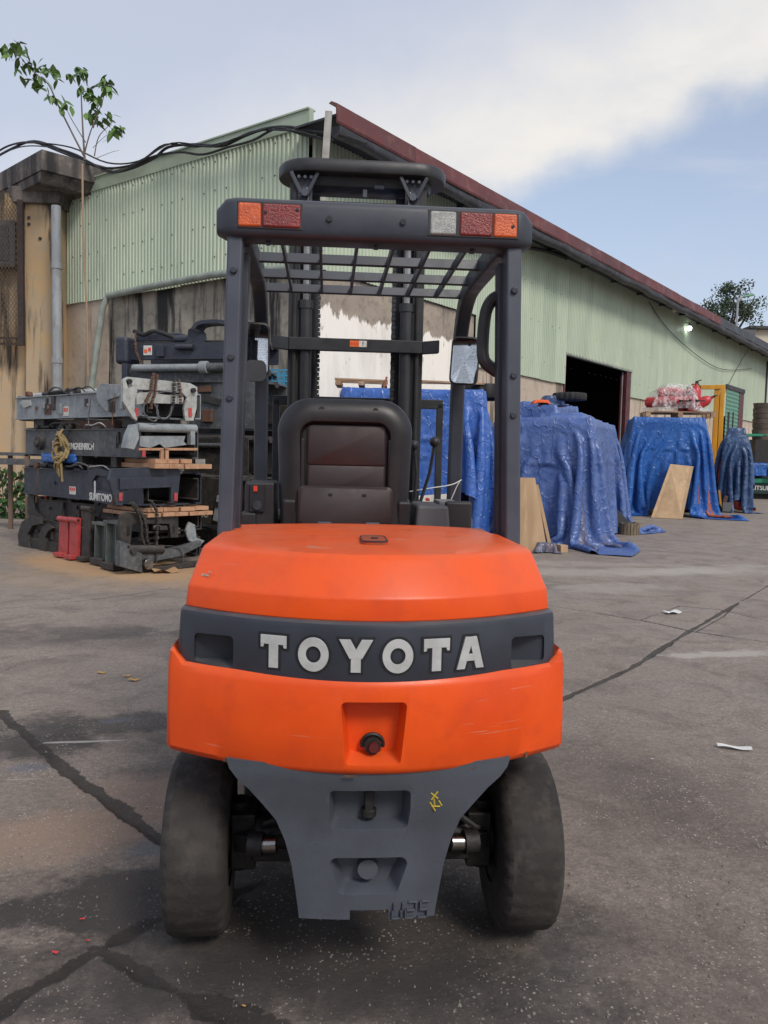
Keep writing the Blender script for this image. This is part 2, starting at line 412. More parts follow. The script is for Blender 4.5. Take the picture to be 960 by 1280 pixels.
    for a in ((35, 960, .12, .06, .2, .7, .8, 7, .5), (195, 1060, .10, .07, .4, .7, 1.0, 8, .5), (150, 900, .10, .05, .4, .8, 1.0, 8, .4)):
        base = mix(m('MULTIPLY', blob(*a[:8]), a[8]), base, (.14, .16, .20))
    # pale worn concrete and chalky marks to the right
    for a in ((800, 715, 2.6, .40, .15, .8, .9, 1.6, .42), (880, 712, 1.8, .32, .5, .7, 1.0, 2.2, .40), (900, 818, .55, .10, .25, .7, 1.5, 5, .75), (760, 735, .9, .4, .3, .8, 1, 2, .35), (740, 705, 1.8, .3, 0, .8, .9, 1.4, .3)):
        base = mix(m('MULTIPLY', blob(*a[:8]), a[8]), base, (.45, .41, .36))
    base = mix(m('MULTIPLY', blob(105, 927, .26, .016, .16, .9, .25, 3), .75), base, (.48, .46, .42))
    base = mix(m('MULTIPLY', blob(25, 974, .10, .007, .12, .9, .25, 3), .6), base, (.45, .43, .4))
    # pale aggregate
    for sc, th, r0, colr in ((70, .86, .32, (.58, .52, .45)), (130, .86, .36, (.60, .54, .47)), (38, .955, .24, (.52, .46, .38))):
        vo = N(t, 'ShaderNodeTexVoronoi'); vo.inputs['Scale'].default_value = sc; L(O, vo.inputs[0])
        sp = N(t, 'ShaderNodeSeparateColor'); L(vo.outputs['Color'], sp.inputs[0])
        k = m('MULTIPLY', m('MULTIPLY', rmp(sp.outputs[0], th, th + .02), rmp(vo.outputs['Distance'], r0, r0 - .08)), rmp(nz(2.2, 5), .42, .6))
        base = mix(m('MULTIPLY', k, .8), base, colr)
    at_ = N(t, 'ShaderNodeAttribute', attribute_name='crack')
    base = mix(m('MULTIPLY', rmp(m('ADD', at_.outputs['Fac'], m('MULTIPLY', m('SUBTRACT', nz(45, 6, .75), .5), .9)), .26, .40), .85), base, (.034, .029, .026))
    L(base, b.inputs['Base Color'])
    L(rmp(nz(1.8, 6), .35, .65, .50, .88), b.inputs['Roughness'])
    b.inputs['Specular IOR Level'].default_value = .35
    bp = N(t, 'ShaderNodeBump'); bp.inputs['Strength'].default_value = .8; bp.inputs['Distance'].default_value = .012
    L(m('ADD', nz(60, 10, .82), m('MULTIPLY', nz(7, 5), .8)), bp.inputs['Height']); L(bp.outputs[0], b.inputs['Normal'])
    o = pyarr('ground', V, Fc, M); setp(o, 'worn dark concrete yard with oil stains and cracked joints', None, None, 'structure')
    a = o.data.attributes.new('crack', 'FLOAT', 'POINT'); a.data.foreach_set('value', np.concatenate([crack.ravel(), np.zeros(len(ex))]).astype(np.float32))
    return o
build_ground()

# ------------------------------------------------------------------ the orange forklift
def build_forklift():
    T = thing('forklift', 'orange and dark grey electric forklift seen from behind with overhead guard and black seat', 'forklift', (-.045, 2.265, 0), R(4.1))
    # --- counterweight
    def curve_y(x, hw, yc, ye, p=2.0): return yc + (ye - yc) * (abs(x) / hw) ** p
    def plan(hw, yc, ye, yf, rc, n=44, nc=7, ns=4):
        sl = 2 * (ye - yc) / hw; a = math.atan(sl); xe = hw - rc * (1 - math.sin(a)); pts = []
        yE = curve_y(xe, hw, yc, ye); cx, cy = xe - math.sin(a) * rc, yE + math.cos(a) * rc
        right = []
        for i in range(1, nc + 1):
            th = -math.pi / 2 + a + (math.pi / 2 - a) * i / nc; right.append((cx + rc * math.cos(th), cy + rc * math.sin(th)))
        ysd = right[-1][1]
        for i in range(1, ns + 1): right.append((hw, ysd + (yf - ysd) * i / ns))
        mid = [(-xe + 2 * xe * i / n, curve_y(-xe + 2 * xe * i / n, hw, yc, ye)) for i in range(n + 1)]
        left = [(-x, y) for x, y in right][::-1]
        return left + mid + right
    def body(rings, name, m, bevel=0, front=.45):
        b = B(); b.loft([[(x, y, z) for x, y in plan(hw, yc, ye, front, rc)] for z, hw, yc, ye, rc in rings])
        return b.obj(name, m, T, bevel=bevel, smooth=30)
    low = body([(.600, .508, -.396, -.222, .03), (.606, .514, -.404, -.229, .03), (.618, .517, -.410, -.235, .032), (.700, .516, -.411, -.234, .032), (.812, .514, -.408, -.230, .032),
                (.826, .511, -.402, -.226, .034), (.834, .506, -.394, -.218, .036), (.824, .480, -.34, -.17, .036)], 'counterweight', orange)
    for v in low.data.vertices:
        if v.co.z > .81: v.co.z += .030 * max(0, min(1, (abs(v.co.x) - .478) / .02)) * (1 if v.co.z > .82 else .5)
    tb = B()    # tow recess: tapered pocket
    def pocket(x0, x1, z0, z1, y0, y1, s=.8, dx0=0, r=.012):
        """rounded pocket cutter, wide at the outside (y0) and narrower inside (y1)"""
        def rr(k, y):
            cx, cz = (x0 + x1) / 2, (z0 + z1) / 2; w, h = (x1 - x0) / 2 * k, (z1 - z0) / 2 * k; out = []
            for qx, qz, a0 in ((1, -1, -90), (1, 1, 0), (-1, 1, 90), (-1, -1, 180)):
                for i in range(5):
                    a = R(a0 + i * 22.5); out.append((cx + qx * (w - r) + r * math.cos(a) + dx0 * (-1 if qz < 0 else 1) * qx * -1.0, y, cz + qz * (h - r) + r * math.sin(a)))
            return out
        b = B(); b.loft([rr(1.12, y0 - .06), rr(1.0, y0 + .012), rr(s, y1)]); return link('cutter', b.mesh('cutter', 0))
    cut(low, [pocket(-.068, .075, .628, .778, -.41, -.345, .86, dx0=-.006)])
    c = link('tow_pin', B().cyl((.004, -.37, .66), (.004, -.338, .66), .021, seg=20).mesh('tow_pin'), grime, T)
    B().cyl((.006, -.383, .659), (.006, -.366, .659), .012, seg=14).obj('pin_cap', mat('dull_dark_red', (.10, .012, .012), rough=.5), c)
    B().tube([(.004 + .026 * math.cos(a), -.36, .662 + .024 * math.sin(a)) for a in [math.pi * i / 10 for i in range(-1, 12)]], .005, 6).obj('ring', grime, c)
    pan = body([(.806, .488, -.385, -.200, .03), (.812, .492, -.398, -.213, .03), (.820, .4935, -.402, -.217, .03), (.952, .486, -.402, -.217, .03), (.962, .484, -.399, -.214, .03), (.9675, .478, -.392, -.206, .03), (.969, .45, -.36, -.17, .03)],
               'counterweight_panel', slate)
    cut(pan, [pocket(-.452, -.338, .832, .915, -.335, -.235, .82), pocket(.352, .462, .832, .915, -.320, -.235, .82)])
    up = body([(.962, .474, -.380, -.192, .028), (.970, .476, -.384, -.198, .028), (1.018, .470, -.384, -.198, .026), (1.0225, .4692, -.3826, -.1965, .026), (1.027, .4675, -.3795, -.193, .027),
               (1.104, .447, -.325, -.125, .034), (1.112, .443, -.317, -.117, .035), (1.118, .435, -.305, -.105, .036), (1.122, .39, -.24, -.05, .036)], 'upper_counterweight', orange, front=.30); up.data.set_sharp_from_angle(angle=R(22))
    hood = B(); hr = []
    for v in np.linspace(0, 1, 14):
        rw = []
        for x in np.linspace(-.41, .41, 21):
            y0 = curve_y(x, .41, -.275, -.065); y = y0 + v * (.48 - y0)
            rw.append((x, y, 1.1185 + .011 * (1 - (x / .41) ** 2) * min(1, v * 3) + .0035 * min(1, v * 12) - (.03 if v > .99 else 0)))
        hr.append(rw)
    hood.loft(hr, closed=False, cap=False); hood.obj('hood_top', orange, T)
    cap = B(); P = []
    for qx, qy, a0 in ((1, -1, -90), (1, 1, 0), (-1, 1, 90), (-1, -1, 180)):
        for i in range(5): a = R(a0 + i * 22.5); P.append((.012 + qx * .014 + .02 * math.cos(a), -.09 + qy * .055 + .02 * math.sin(a)))
    cap.prism(P, 1.12, 1.1365, 'z'); hc = cap.obj('hood_catch', mat('catch_orange', (.42, .06, .015), (.25, .07, .03), scale=30, rough=.5), T, bevel=.002)
    B().tube([(x, y, 1.1362) for x, y in P], .0022, 5, closed=True).obj('gasket', blackp, hc)
    B().cyl((.014, -.09, 1.135), (.014, -.09, 1.1395), .010, seg=14).obj('screw', blackp, hc)
    # letters on the grey panel
    def strokes(ch, m):
        w, h = .5, .5; q = []
        def seg(x0, z0, x1, z1, t):  # slanted stroke with level ends
            q.append([(x0 - t / 2 - m, z0 - m), (x0 + t / 2 + m, z0 - m), (x1 + t / 2 + m, z1 + m), (x1 - t / 2 - m, z1 + m)])
        if ch == 'T': q.append([(-.42 - m, .22 - m), (.42 + m, .22 - m), (.42 + m, .5 + m), (-.42 - m, .5 + m)]); q.append([(-.15 - m, -.5 - m), (.15 + m, -.5 - m), (.15 + m, .23), (-.15 - m, .23)])
        if ch == 'T': q.append([(-.42 - m, .12 - m), (-.34 + m, .12 - m), (-.30 + m, .23), (-.42 - m, .23)]); q.append([(.34 - m, .12 - m), (.42 + m, .12 - m), (.42 + m, .23), (.30 - m, .23)])
        if ch == 'Y': seg(-.02, -.08, -.34, .5, .34); seg(.02, -.08, .34, .5, .34); q.append([(-.15 - m, -.5 - m), (.15 + m, -.5 - m), (.15 + m, 0), (-.15 - m, 0)])
        if ch == 'A': seg(-.34, -.5, -.06, .5, .28); seg(.34, -.5, .06, .5, .28); q.append([(-.24, -.26 - m), (.24, -.26 - m), (.18, -.04 + m), (-.18, -.04 + m)])
        return q
    H = .079
    def letter(ch, m, d, name, mt, parent, zlo=0):
        b = B()
        if ch == 'O':
            n = 40; ro = (.47 + m, .52 + m); ri = (.23 - m, .25 - m)
            f = lambda r, y: [(r[0] * H * math.cos(2 * math.pi * i / n), y, r[1] * H * math.sin(2 * math.pi * i / n)) for i in range(n)]
            rs = [b.ring(f(ro, 0)), b.ring(f(ro, -d)), b.ring(f(ri, -d)), b.ring(f(ri, 0))]
            for i in range(4): b.bridge(rs[i], rs[(i + 1) % 4])
        else:
            for k, s in enumerate(strokes(ch, m)): b.prism([(x * H, z * H) for x, z in s], 0, -(d - .00025 * k), 'y')
        return b.obj(name, mt, parent, bevel=.0007 if m == 0 else 0)
    for ch, px in zip('TOYOTA', (340.5, 390, 442, 493.5, 542.5, 587.5)):
        zc = .889; x = (px - 457.5) * .001925 - .0125
        y = curve_y(x, .489, -.402, -.217); a = math.atan(2 * (-.217 + .402) * x / .489 ** 2)
        o = letter(ch, .075, .0022, 'letter', edge_d, pan); o.location = (x, y + .0008, zc); o.rotation_euler = (0, 0, a)  # larger dark plate behind each letter paints in the shade of a recess
        o2 = letter(ch, 0, .0045, 'letter', lettm, pan); o2.location = (x, y, zc); o2.rotation_euler = (0, 0, a)
    # --- grey rear skirt
    cols = 84; prof = []
    def zb(x):
        x = abs(x)
        if x < .195: return .222
        t = (x - .195) / (.372 - .195); return .222 + (.600 - .222) * (1 - (1 - min(1, t)) ** 1.0) ** 1.0 * (1 - .0) if False else .222 + .378 * min(1, (.32 * t + .68 * t ** 2.3) if t > .0 else 0)
    # sides run steeply up, then sweep outwards under the counterweight
    side = [(.222, .168), (.24, .170), (.30, .178), (.36, .188), (.42, .205), (.47, .228), (.51, .258), (.545, .293), (.575, .325), (.597, .343), (.62, .350)]
    b = B(); rings = []
    for z, hw in side:
        bul = 0.0 if z < .50 else (.012 if z < .56 else .020)
        if z <= .24: bul = -.006
        f = lambda x: -.375 + .42 * x * x - bul
        fr = [(x, f(x), z) for x in np.linspace(-hw, hw, 30)]
        bk = [(x, f(x) + .085, z) for x in np.linspace(hw, -hw, 30)]
        rings.append(fr + bk)
    b.loft(rings); sk = b.obj('rear_skirt', skirtm, T, smooth=30)
    bx = lambda x0, x1, z0, z1, y0=-.6, y1=-.2: link('cutter', B().box(((x0 + x1) / 2, (y0 + y1) / 2, (z0 + z1) / 2), (x1 - x0, y1 - y0, z1 - z0)).mesh('cutter', 0))
    cut(sk, [pocket(-.100, .100, .452, .556, -.40, -.322, .84, r=.014), pocket(-.087, .087, .288, .382, -.388, -.315, .80, dx0=-.010, r=.018), bx(-.043, .052, .18, .246)])
    mb = sk.modifiers.new('bevel', 'BEVEL'); mb.width = .004; mb.segments = 2; mb.limit_method = 'ANGLE'; mb.angle_limit = R(50)
    B().cyl((.0, -.345, .335), (.0, -.315, .335), .026, seg=20).obj('plug', skirtm, sk, bevel=.003)
    B().box((.0, -.335, .512), (.022, .03, .05)).cyl((0, -.335, .49), (0, -.335, .47), .019).obj('tow_pin', grime, sk, bevel=.003)
    seg7 = {'U': 'bcefd', '2': 'abged', '5': 'afgcd'}; ml = B(); w_, h_, t_ = .022, .040, .0045
    for n_, chh in enumerate('U25'):
        for sg in seg7[chh]:
            cx, cz, sx_, sz_ = {'a': (0, h_ / 2, w_, t_), 'g': (0, 0, w_ - .001, t_ - .0004), 'd': (0, -h_ / 2, w_ - .0006, t_), 'b': (w_ / 2, h_ / 4, t_, h_ / 2), 'c': (w_ / 2, -h_ / 4, t_ - .0004, h_ / 2), 'f': (-w_ / 2, h_ / 4, t_, h_ / 2), 'e': (-w_ / 2, -h_ / 4, t_ - .0004, h_ / 2)}[sg]
            ml.box(((.074 + n_ * .033) + cx + cz * .22, 0, cz), (sx_, .012 + .0006 * 'abcdefg'.index(sg), sz_))
    ml.obj('model_lettering', skirtm, sk, loc=(0, -.3745, .246), rot=(0, 0, R(4)), bevel=.0012)
    y = B()
    for x0, z0, x1, z1 in ((.148, .545, .166, .53), (.166, .548, .150, .528), (.156, .53, .158, .515), (.15, .512, .172, .51), (.168, .525, .176, .512), (.146, .522, .16, .50)):
        y.tube([(x0, -.3885 + .42 * x0 * x0 + .0005, z0), (x1, -.3885 + .42 * x1 * x1 + .0005, z1)], .0022, 4)
    y.obj('chalk_mark', yellowp, sk)
    # --- wheels
    def wheel(name, r, w, loc, rim_r, tread, rz=0):
        prof_ = [(-w / 2, rim_r), (-w / 2 - .004, rim_r + .03), (-w / 2 - .002, r - .035), (-w / 2 + .008, r - .010), (-w / 2 + .022, r - .001), (0, r), (w / 2 - .022, r - .001), (w / 2 - .008, r - .010), (w / 2 + .002, r - .035), (w / 2 + .004, rim_r + .03), (w / 2, rim_r)]
        hub = thing_part(name, T, loc, rz)
        b = B(); seg = 96; rings = []
        for i in range(seg):
            a = 2 * math.pi * i / seg; ring = []
            for k, (x, rr) in enumerate(prof_):
                n = noise.noise(Vector((math.cos(a) * 6, math.sin(a) * 6, x * 25))) * .0013
                if k in (3, 7) and i % tread == 0: rr -= .007; x *= .95
                if k in (4, 6) and i % tread == 0: rr -= .003
                rr += n; ring.append((x, rr * math.cos(a), rr * math.sin(a)))
            rings.append(b.ring(ring))
        for i in range(seg): b.bridge(rings[i], rings[(i + 1) % seg], closed=False)
        b.obj('tyre', rubber, hub, smooth=40)
        b = B()
        for s in (-1, 1):
            b.cyl((s * (w / 2 - .004), 0, 0), (s * (w / 2 - .03), 0, 0), rim_r + .004, rim_r - .02, 40)
            b.cyl((s * (w / 2 - .03), 0, 0), (s * (w / 2 + .008), 0, 0), .05, seg=24)
            for k in range(6):
                a = k * math.pi / 3; b.cyl((s * (w / 2 - .03), .075 * math.cos(a), .075 * math.sin(a)), (s * (w / 2 - .012), .075 * math.cos(a), .075 * math.sin(a)), .010, seg=6)
        b.cyl((-w / 2 + .02, 0, 0), (w / 2 - .02, 0, 0), rim_r, seg=40)
        b.obj('rim', grime, hub)
        return hub
    def thing_part(name, parent, loc, rz=0):
        me = B().cyl((-.03, 0, 0), (.03, 0, 0), .03, seg=12).mesh(name); return link(name, me, grime, parent, loc, (0, 0, rz))
    wheel('rear_wheel', .25, .165, (-.458, 0, .25), .125, 3, R(2)); wheel('rear_wheel', .25, .165, (.460, 0, .25), .125, 3, R(-1))
    wheel('front_wheel', .30, .19, (-.47, 1.50, .30), .16, 4); wheel('front_wheel', .30, .19, (.47, 1.50, .30), .16, 4)
    # --- chassis and steer axle
    ax = B(); ax.box((0, 0, .27), (.62, .16, .10)).box((0, .02, .37), (.30, .26, .14)).cyl((-.30, -.07, .30), (.30, -.07, .30), .042, seg=20)
    for s in (-1, 1): ax.box((s * .335, 0, .27), (.07, .13, .16)); ax.cyl((s * .35, 0, .17), (s * .35, 0, .37), .035); ax.box((s * .30, -.08, .275), (.12, .03, .05), (0, 0, s * .3))
    axo = ax.obj('steer_axle', grime, T, bevel=.006)
    for s in (-1, 1):
        B().cyl((s * .235, -.17, .318), (s * .272, -.165, .315), .022, seg=18).obj('steering_rod', chrome, axo)
        B().cyl((s * .272, -.165, .315), (s * .31, -.16, .315), .032, seg=18).obj('rod_seal', grime, axo)
    hs = B()
    for k, (dx, z) in enumerate(((.04, .36), (-.03, .34), (.0, .39))):
        hs.tube([(-.30 + dx, -.06, .30), (-.27 + dx, -.12, z - .04), (-.18 + dx, -.14, z), (-.05 + dx, -.10, z + .02)], .008, 6)
        hs.tube([(.30 + dx, -.05, .30), (.27 + dx, -.13, z - .02), (.20 + dx, -.12, z + .03), (.10 + dx, -.1, z + .05)], .008, 6)
    hs.obj('hydraulic_hose', rubber_d, axo)
    ch = B(); ch.box((0, .80, .42), (.60, 1.55, .38)).box((0, .50, .46), (.76, .40, .34)).box((0, .52, .25), (.78, .05, .30)).box((0, .62, .56), (.94, .62, .10)).box((0, .15, .63), (.80, .5, .1)).box((0, 1.50, .32), (.72, .2, .2)); ch.obj('chassis', grime, T, bevel=.01)  # includes added dark boxes that block the lit ground showing under the truck
    for s in (-1, 1):
        B().box((s * .465, .80, .80), (.09, .82, .46)).obj('side_cover', orange if True else slate, T, bevel=.02)
        B().box((s * .45, 1.3, .55), (.14, .36, .05)).box((s * .51, .82, .40), (.05, .85, .10)).obj('side_step', slate, T, bevel=.01)
        B().tube([(s * .47, 1.12, .60), (s * .47, 1.22, .68), (s * .47, 1.5, .70), (s * .47, 1.76, .62)], 0, flat=(.2, .02)).obj('mudguard', slate, T)
    B().box((0, 1.24, .52), (.84, .32, .04)).obj('floor_plate', blackp, T)
    fd = B(); fd.box((0, 1.48, .80), (.80, .12, .56)).box((0, 1.44, 1.08), (.78, .16, .05)); fd.obj('dashboard', blackp, T, bevel=.02)
    # --- overhead guard
    gx = .022
    for s in (-1, 1):
        pts = [(gx + s * .453, .27, .62), (gx + s * .452, .27, 1.12), (gx + s * .444, .29, 1.5), (gx + s * .434, .31, 2.04)]
        p = B(); p.tube(pts, 0, flat=(.048, .085)); po = p.obj('rear_pillar', slate_l, T, bevel=.008)
        p = B(); p.box((gx + s * .424, .34, 1.50), (.034, .05, .98), (R(-1.6), s * R(-1.2), 0)); p.obj('pillar_flange', slate, po, bevel=.004)
        for z in (1.53, 1.655, 1.92):
            if s == 1: 
                z -= .03
            B().cyl((gx + s * (.444 - (z - 1.5) * .018), .262, z), (gx + s * (.444 - (z - 1.5) * .018), .240 + (z - 1.5) * .03, z), .0115, .010, 12).obj('bolt', slate, po, bevel=.002)
        fp = [(gx + s * .42, .34, 2.05), (gx + s * .425, .9, 2.055), (gx + s * .43, 1.08, 2.035), (gx + s * .432, 1.20, 1.97), (gx + s * .434, 1.28, 1.86), (gx + s * .436, 1.32, 1.70), (gx + s * .437, 1.345, 1.4), (gx + s * .438, 1.38, .62)]
        fp = smooth_path(fp, 5)
        B().tube(fp, 0, flat=(.058, .075)).obj('front_pillar', slate, T, bevel=.01)
    rb = B(); rings = []                      # rear cross bar, ends rounded like a capsule
    for i in range(33):
        u = -1 + i / 16; x = gx + u * .492; t = max(0, (abs(u) * .492 - .43) / .062); k = math.sqrt(max(0, 1 - t * t)) if t < 1 else .0
        k = max(k, .12); ring = []
        for j in range(24):
            a = 2 * math.pi * j / 24; e = .45; cy = math.copysign(abs(math.cos(a)) ** e, math.cos(a)); cz = math.copysign(abs(math.sin(a)) ** e, math.sin(a))
            ring.append((x, .305 + cy * .062 * (.35 + .65 * k), 2.080 + cz * .061 * (.55 + .45 * k) - (1 - k) * .010))
        rings.append(ring)
    bar = rb.loft(rings).obj('rear_crossbar', slate, T, smooth=40)
    def lens(name, x0, x1, m, sx=0):
        b = B(); b.box(((x0 + x1) / 2, .246, 2.083), (x1 - x0, .016, .072)); o = b.obj(name, m, bar, bevel=.007, seg=3); return o
    fx = lambda px: (px - 470) / 387 * .984 + gx
    for cx_, w_ in ((fx(341), fx(380) - fx(302)), (fx(587), fx(643) - fx(531))): B().box((cx_, .248, 2.083), (w_, .011, .081)).obj('lamp_housing', blackp, bar, bevel=.003)
    lens('indicator_lamp', fx(303.5), fx(331), lens_o); lens('brake_lamp', fx(332), fx(378), lens_r)
    lens('reverse_lamp', fx(534), fx(566), lens_w); lens('brake_lamp', fx(570), fx(611), lens_r); lens('indicator_lamp', fx(612), fx(641), lens_o)
    for px in (412, 501): B().cyl((fx(px), .245, 2.08), (fx(px), .236, 2.08), .009, seg=12).obj('bolt', edge_d, bar)
    for px, zz in ((374, 2.102), (635.5, 2.08), (336, 2.09)): B().cyl((fx(px), .240, zz), (fx(px), .235, zz), .005, seg=8).obj('screw', edge_d, bar)
    for px in (338, 470, 590): B().box((fx(px), .30, 2.016), (.014, .014, .014)).obj('clip', slate, bar)
    # roof grille: three cross rails and the thin ribs that run front to back
    for yy, zz, x0, x1 in ((.68, 2.062, -.42, .42), (.92, 2.058, -.42, .42), (1.13, 2.048, -.42, .42)):
        B().box((gx + (x0 + x1) / 2, yy, zz), (x1 - x0, .014, .038), (R(-18), 0, 0)).obj('roof_rail', slate, T, bevel=.003)
    for x in (-.30, -.175, -.055, .065, .185, .305):
        B().box((gx + x, .74, 2.052), (.010, .80, .032), (R(-1), 0, 0)).obj('roof_rib', slate, T, bevel=.002)
    # grab handle on the right rear pillar
    hp = smooth_path([(gx + .428, .36, 1.895), (gx + .395, .38, 1.885), (gx + .372, .385, 1.84), (gx + .366, .39, 1.74), (gx + .372, .385, 1.685), (gx + .405, .38, 1.655), (gx + .432, .37, 1.64)], 4)
    B().tube(hp, .021, 10).obj('grab_handle', blackp, T)
    # mirrors on the front pillars
    for s, cx, cz, w, h, ry, rz in ((-1, -.452, 1.795, .125, .225, 0, R(4)), (1, .436, 1.775, .122, .205, R(3), R(-10))):
        def rrect(w, h, r, y, n=6):
            return [(qx * (w / 2 - r) + r * math.cos(R(a0 + i * 90 / n)), y, qz * (h / 2 - r) + r * math.sin(R(a0 + i * 90 / n))) for qx, qz, a0 in ((1, -1, -90), (1, 1, 0), (-1, 1, 90), (-1, -1, 180)) for i in range(n + 1)]
        b = B(); b.loft([rrect(w * .55, h * .6, .02, .055), rrect(w * .92, h * .94, .025, .035), rrect(w, h, .028, .008), rrect(w, h, .028, -.004), rrect(w * .93, h * .96, .026, -.008)])
        mo = b.obj('mirror', blackp, T, smooth=40, loc=(gx + cx, 1.15, cz), rot=(R(-1.8), ry, rz))
        gl_ = B(); rg_ = [[(x_ * f_, -.0095 + .0 * f_, z_ * f_) for x_, y_, z_ in rrect(w * .88, h * .93, .022, 0)] for f_ in (1, .1)]
        gl_.loft(rg_); gl_.obj('mirror_glass', mirror, mo, smooth=80)
        B().tube([(0, .04, 0), (-s * .0, .07, .0), (s * -.01, .10, -.05)], .011, 8).obj('mirror_arm', blackp, mo)
    rm = B(); rm.loft([[(gx - .440 + x, 1.08 + y, 1.70 + z) for x, y, z in rrect(.082, .085, .022, yy)] for yy in (-.008, .02, .04)])
    rm.obj('small_mirror', mat('mirror_back_plastic', (.07, .072, .078), rough=.4), T, smooth=40)
    # --- mast
    ms = thing_mast = None
    mx = .012
    for s in (-1, 1):
        rails = B()
        def chan(cx, cy, w, d, z0, z1, op, t=.012):   # C section opening inwards
            rails.box((cx, cy, (z0 + z1) / 2), (t, d, z1 - z0)); rails.box((cx + op * w / 2, cy - d / 2 + t / 2, (z0 + z1) / 2), (w, t, z1 - z0)); rails.box((cx + op * w / 2, cy + d / 2 - t / 2, (z0 + z1) / 2), (w, t, z1 - z0))
        chan(mx + s * .330, 1.84, .05, .14, .08, 2.69, -s)
        ro = rails.obj('outer_mast_rail', black, T, bevel=.002)
        rails = B(); chan(mx + s * .285, 1.88, .05, .12, .10, 2.70, -s); rails.obj('inner_mast_rail', black, T, bevel=.002)
        rails = B(); chan(mx + s * .225, 1.91, .035, .10, .12, 2.66, -s); rails.obj('inner_mast_rail', black, T, bevel=.002)
        cy_ = B(); cy_.cyl((mx + s * .250, 1.77, .25), (mx + s * .250, 1.77, 2.08), .032, seg=20).cyl((mx + s * .25, 1.77, 2.08), (mx + s * .25, 1.77, 2.12), .037, seg=20)
        c = cy_.obj('lift_cylinder', black, T); B().cyl((mx + s * .250, 1.77, 2.12), (mx + s * .250, 1.77, 2.66), .021, seg=20).obj('piston_rod', chrome, c)
        ch = B()
        for k in range(90):
            z = .6 + k * .022; ch.box((mx + s * .188, 1.80 + (.003 if k % 2 else 0), z), (.016 if k % 2 else .022, .010, .018))
        ch.obj('chain', black, T, smooth=0)
        B().tube(smooth_path([(mx + s * .30, 1.76, .5), (mx + s * .305, 1.755, 1.3), (mx + s * .30, 1.76, 2.3), (mx + s * .27, 1.78, 2.62)], 4), .010, 8).obj('hydraulic_hose', rubber_d, T)
        tc = B(); tc.cyl((s * .26 + mx, .5, .62), (s * .28 + mx, 1.75, .62), .03); tc.obj('tilt_cylinder', black, T)
    for z, d in ((.35, .05), (1.35, .05), (2.50, .08), (2.62, .06)): B().box((mx, 1.92, z), (.66, .02, d)).obj('mast_crossmember', black, T, bevel=.004)
    def track(hw, r, y0, z, n=14):
        return [(mx + .021 + s * (hw - r) + r * math.cos(a0 + math.pi * i / n), y0 + r * math.sin(a0 + math.pi * i / n), z) for s, a0 in ((1, -math.pi / 2), (-1, math.pi / 2)) for i in range(n + 1)]
    th = B(); yy = 1.86
    th.loft([track(.400, .150, yy, 2.722), track(.414, .164, yy, 2.724), track(.418, .168, yy, 2.730), track(.418, .168, yy, 2.772), track(.41, .16, yy, 2.784), track(.38, .13, yy, 2.788)])
    to = th.obj('mast_top_cover', black, T, smooth=45)
    lo = B(); lo.loft([track(.34, .09, yy, 2.680), track(.35, .10, yy, 2.73)]); lo.obj('mast_top_frame', black, to, smooth=40)
    for s in (-1, 1):
        br = B(); br.box((mx + s * .262, 1.76, 2.64), (.07, .02, .12)); br.tube([(mx + s * .20, 1.715, 2.72), (mx + s * .25, 1.72, 2.62)], 0, flat=(.012, .018)); br.tube([(mx + s * .33, 1.715, 2.72), (mx + s * .28, 1.72, 2.62)], 0, flat=(.012, .018))
        bo = br.obj('sheave_bracket', slate, T, bevel=.003); B().cyl((mx + s * .262, 1.73, 2.625), (mx + s * .262, 1.71, 2.625), .018, seg=14).obj('sheave_bolt', slate_l, bo)
        for dx in (-.03, 0, .03): B().cyl((mx + s * .262 + dx, 1.73, 2.70), (mx + s * .262 + dx, 1.718, 2.70), .008, seg=8).obj('bolt', slate_l, bo)
    for c_, d_ in (((mx + .03, 1.765, 2.645), (.022, .02, .04)), ((mx + .10, 1.768, 2.68), (.05, .02, .02))): B().box(c_, d_).obj('cover_catch', slate_l, to, bevel=.003)
    # load backrest bar with a warning sticker
    lb = B(); lb.box((mx, 1.74, 1.905), (.66, .03, .062))
    for s in (-1, 1): lb.tube([(mx + s * .325, 1.74, 1.905), (mx + s * .375, 1.71, 1.898), (mx + s * .405, 1.66, 1.885)], 0, flat=(.035, .062)) if False else lb.prism([(mx + s * .33, 1.725), (mx + s * .405, 1.66), (mx + s * .405, 1.70), (mx + s * .33, 1.755)][::1], 1.872, 1.934, 'z')
    lbo = lb.obj('mast_crossbar', black, T, bevel=.004)
    for (x, w, m_) in ((mx - .008, .045, sticker_o), (mx + .034, .038, sticker_w)): B().box((x, 1.7245, 1.912), (w, .001, .030)).obj('warning_sticker', m_, lbo)
    text('!', .026, edge_d, lbo, (mx + .034, 1.7235, 1.912), (R(90), 0, 0), extrude=.0003, offset=.001, name='sticker_print')
    for dx in (-.014, .0, .012): B().box((mx - .008 + dx, 1.7235, 1.912), (.007, .001, .012)).obj('sticker_print', sticker_r, lbo)
    bk = B(); bk.box((mx + .03, 2.02, 1.645), (.90, .03, .05)).box((mx + .465, 2.02, 1.27), (.035, .03, .76)).box((mx - .405, 2.02, 1.27), (.035, .03, .76)).box((mx + .03, 2.02, .9), (.9, .03, .04))
    bk.obj('load_backrest', black, T, bevel=.004)
    cg = B(); cg.box((mx, 2.04, .25), (.9, .04, .10)).box((mx, 2.04, .55), (.9, .04, .10)); cg.obj('fork_carriage', black, T, bevel=.004)
    for s in (-1, 1):
        f = B(); f.box((mx + s * .28, 2.08, .34), (.10, .04, .58)).box((mx + s * .28, 2.6, .06), (.10, 1.06, .04), top=(1, 1)); f.obj('fork', black, T, bevel=.006)
    # --- seat
    sc = (-.055, .62)
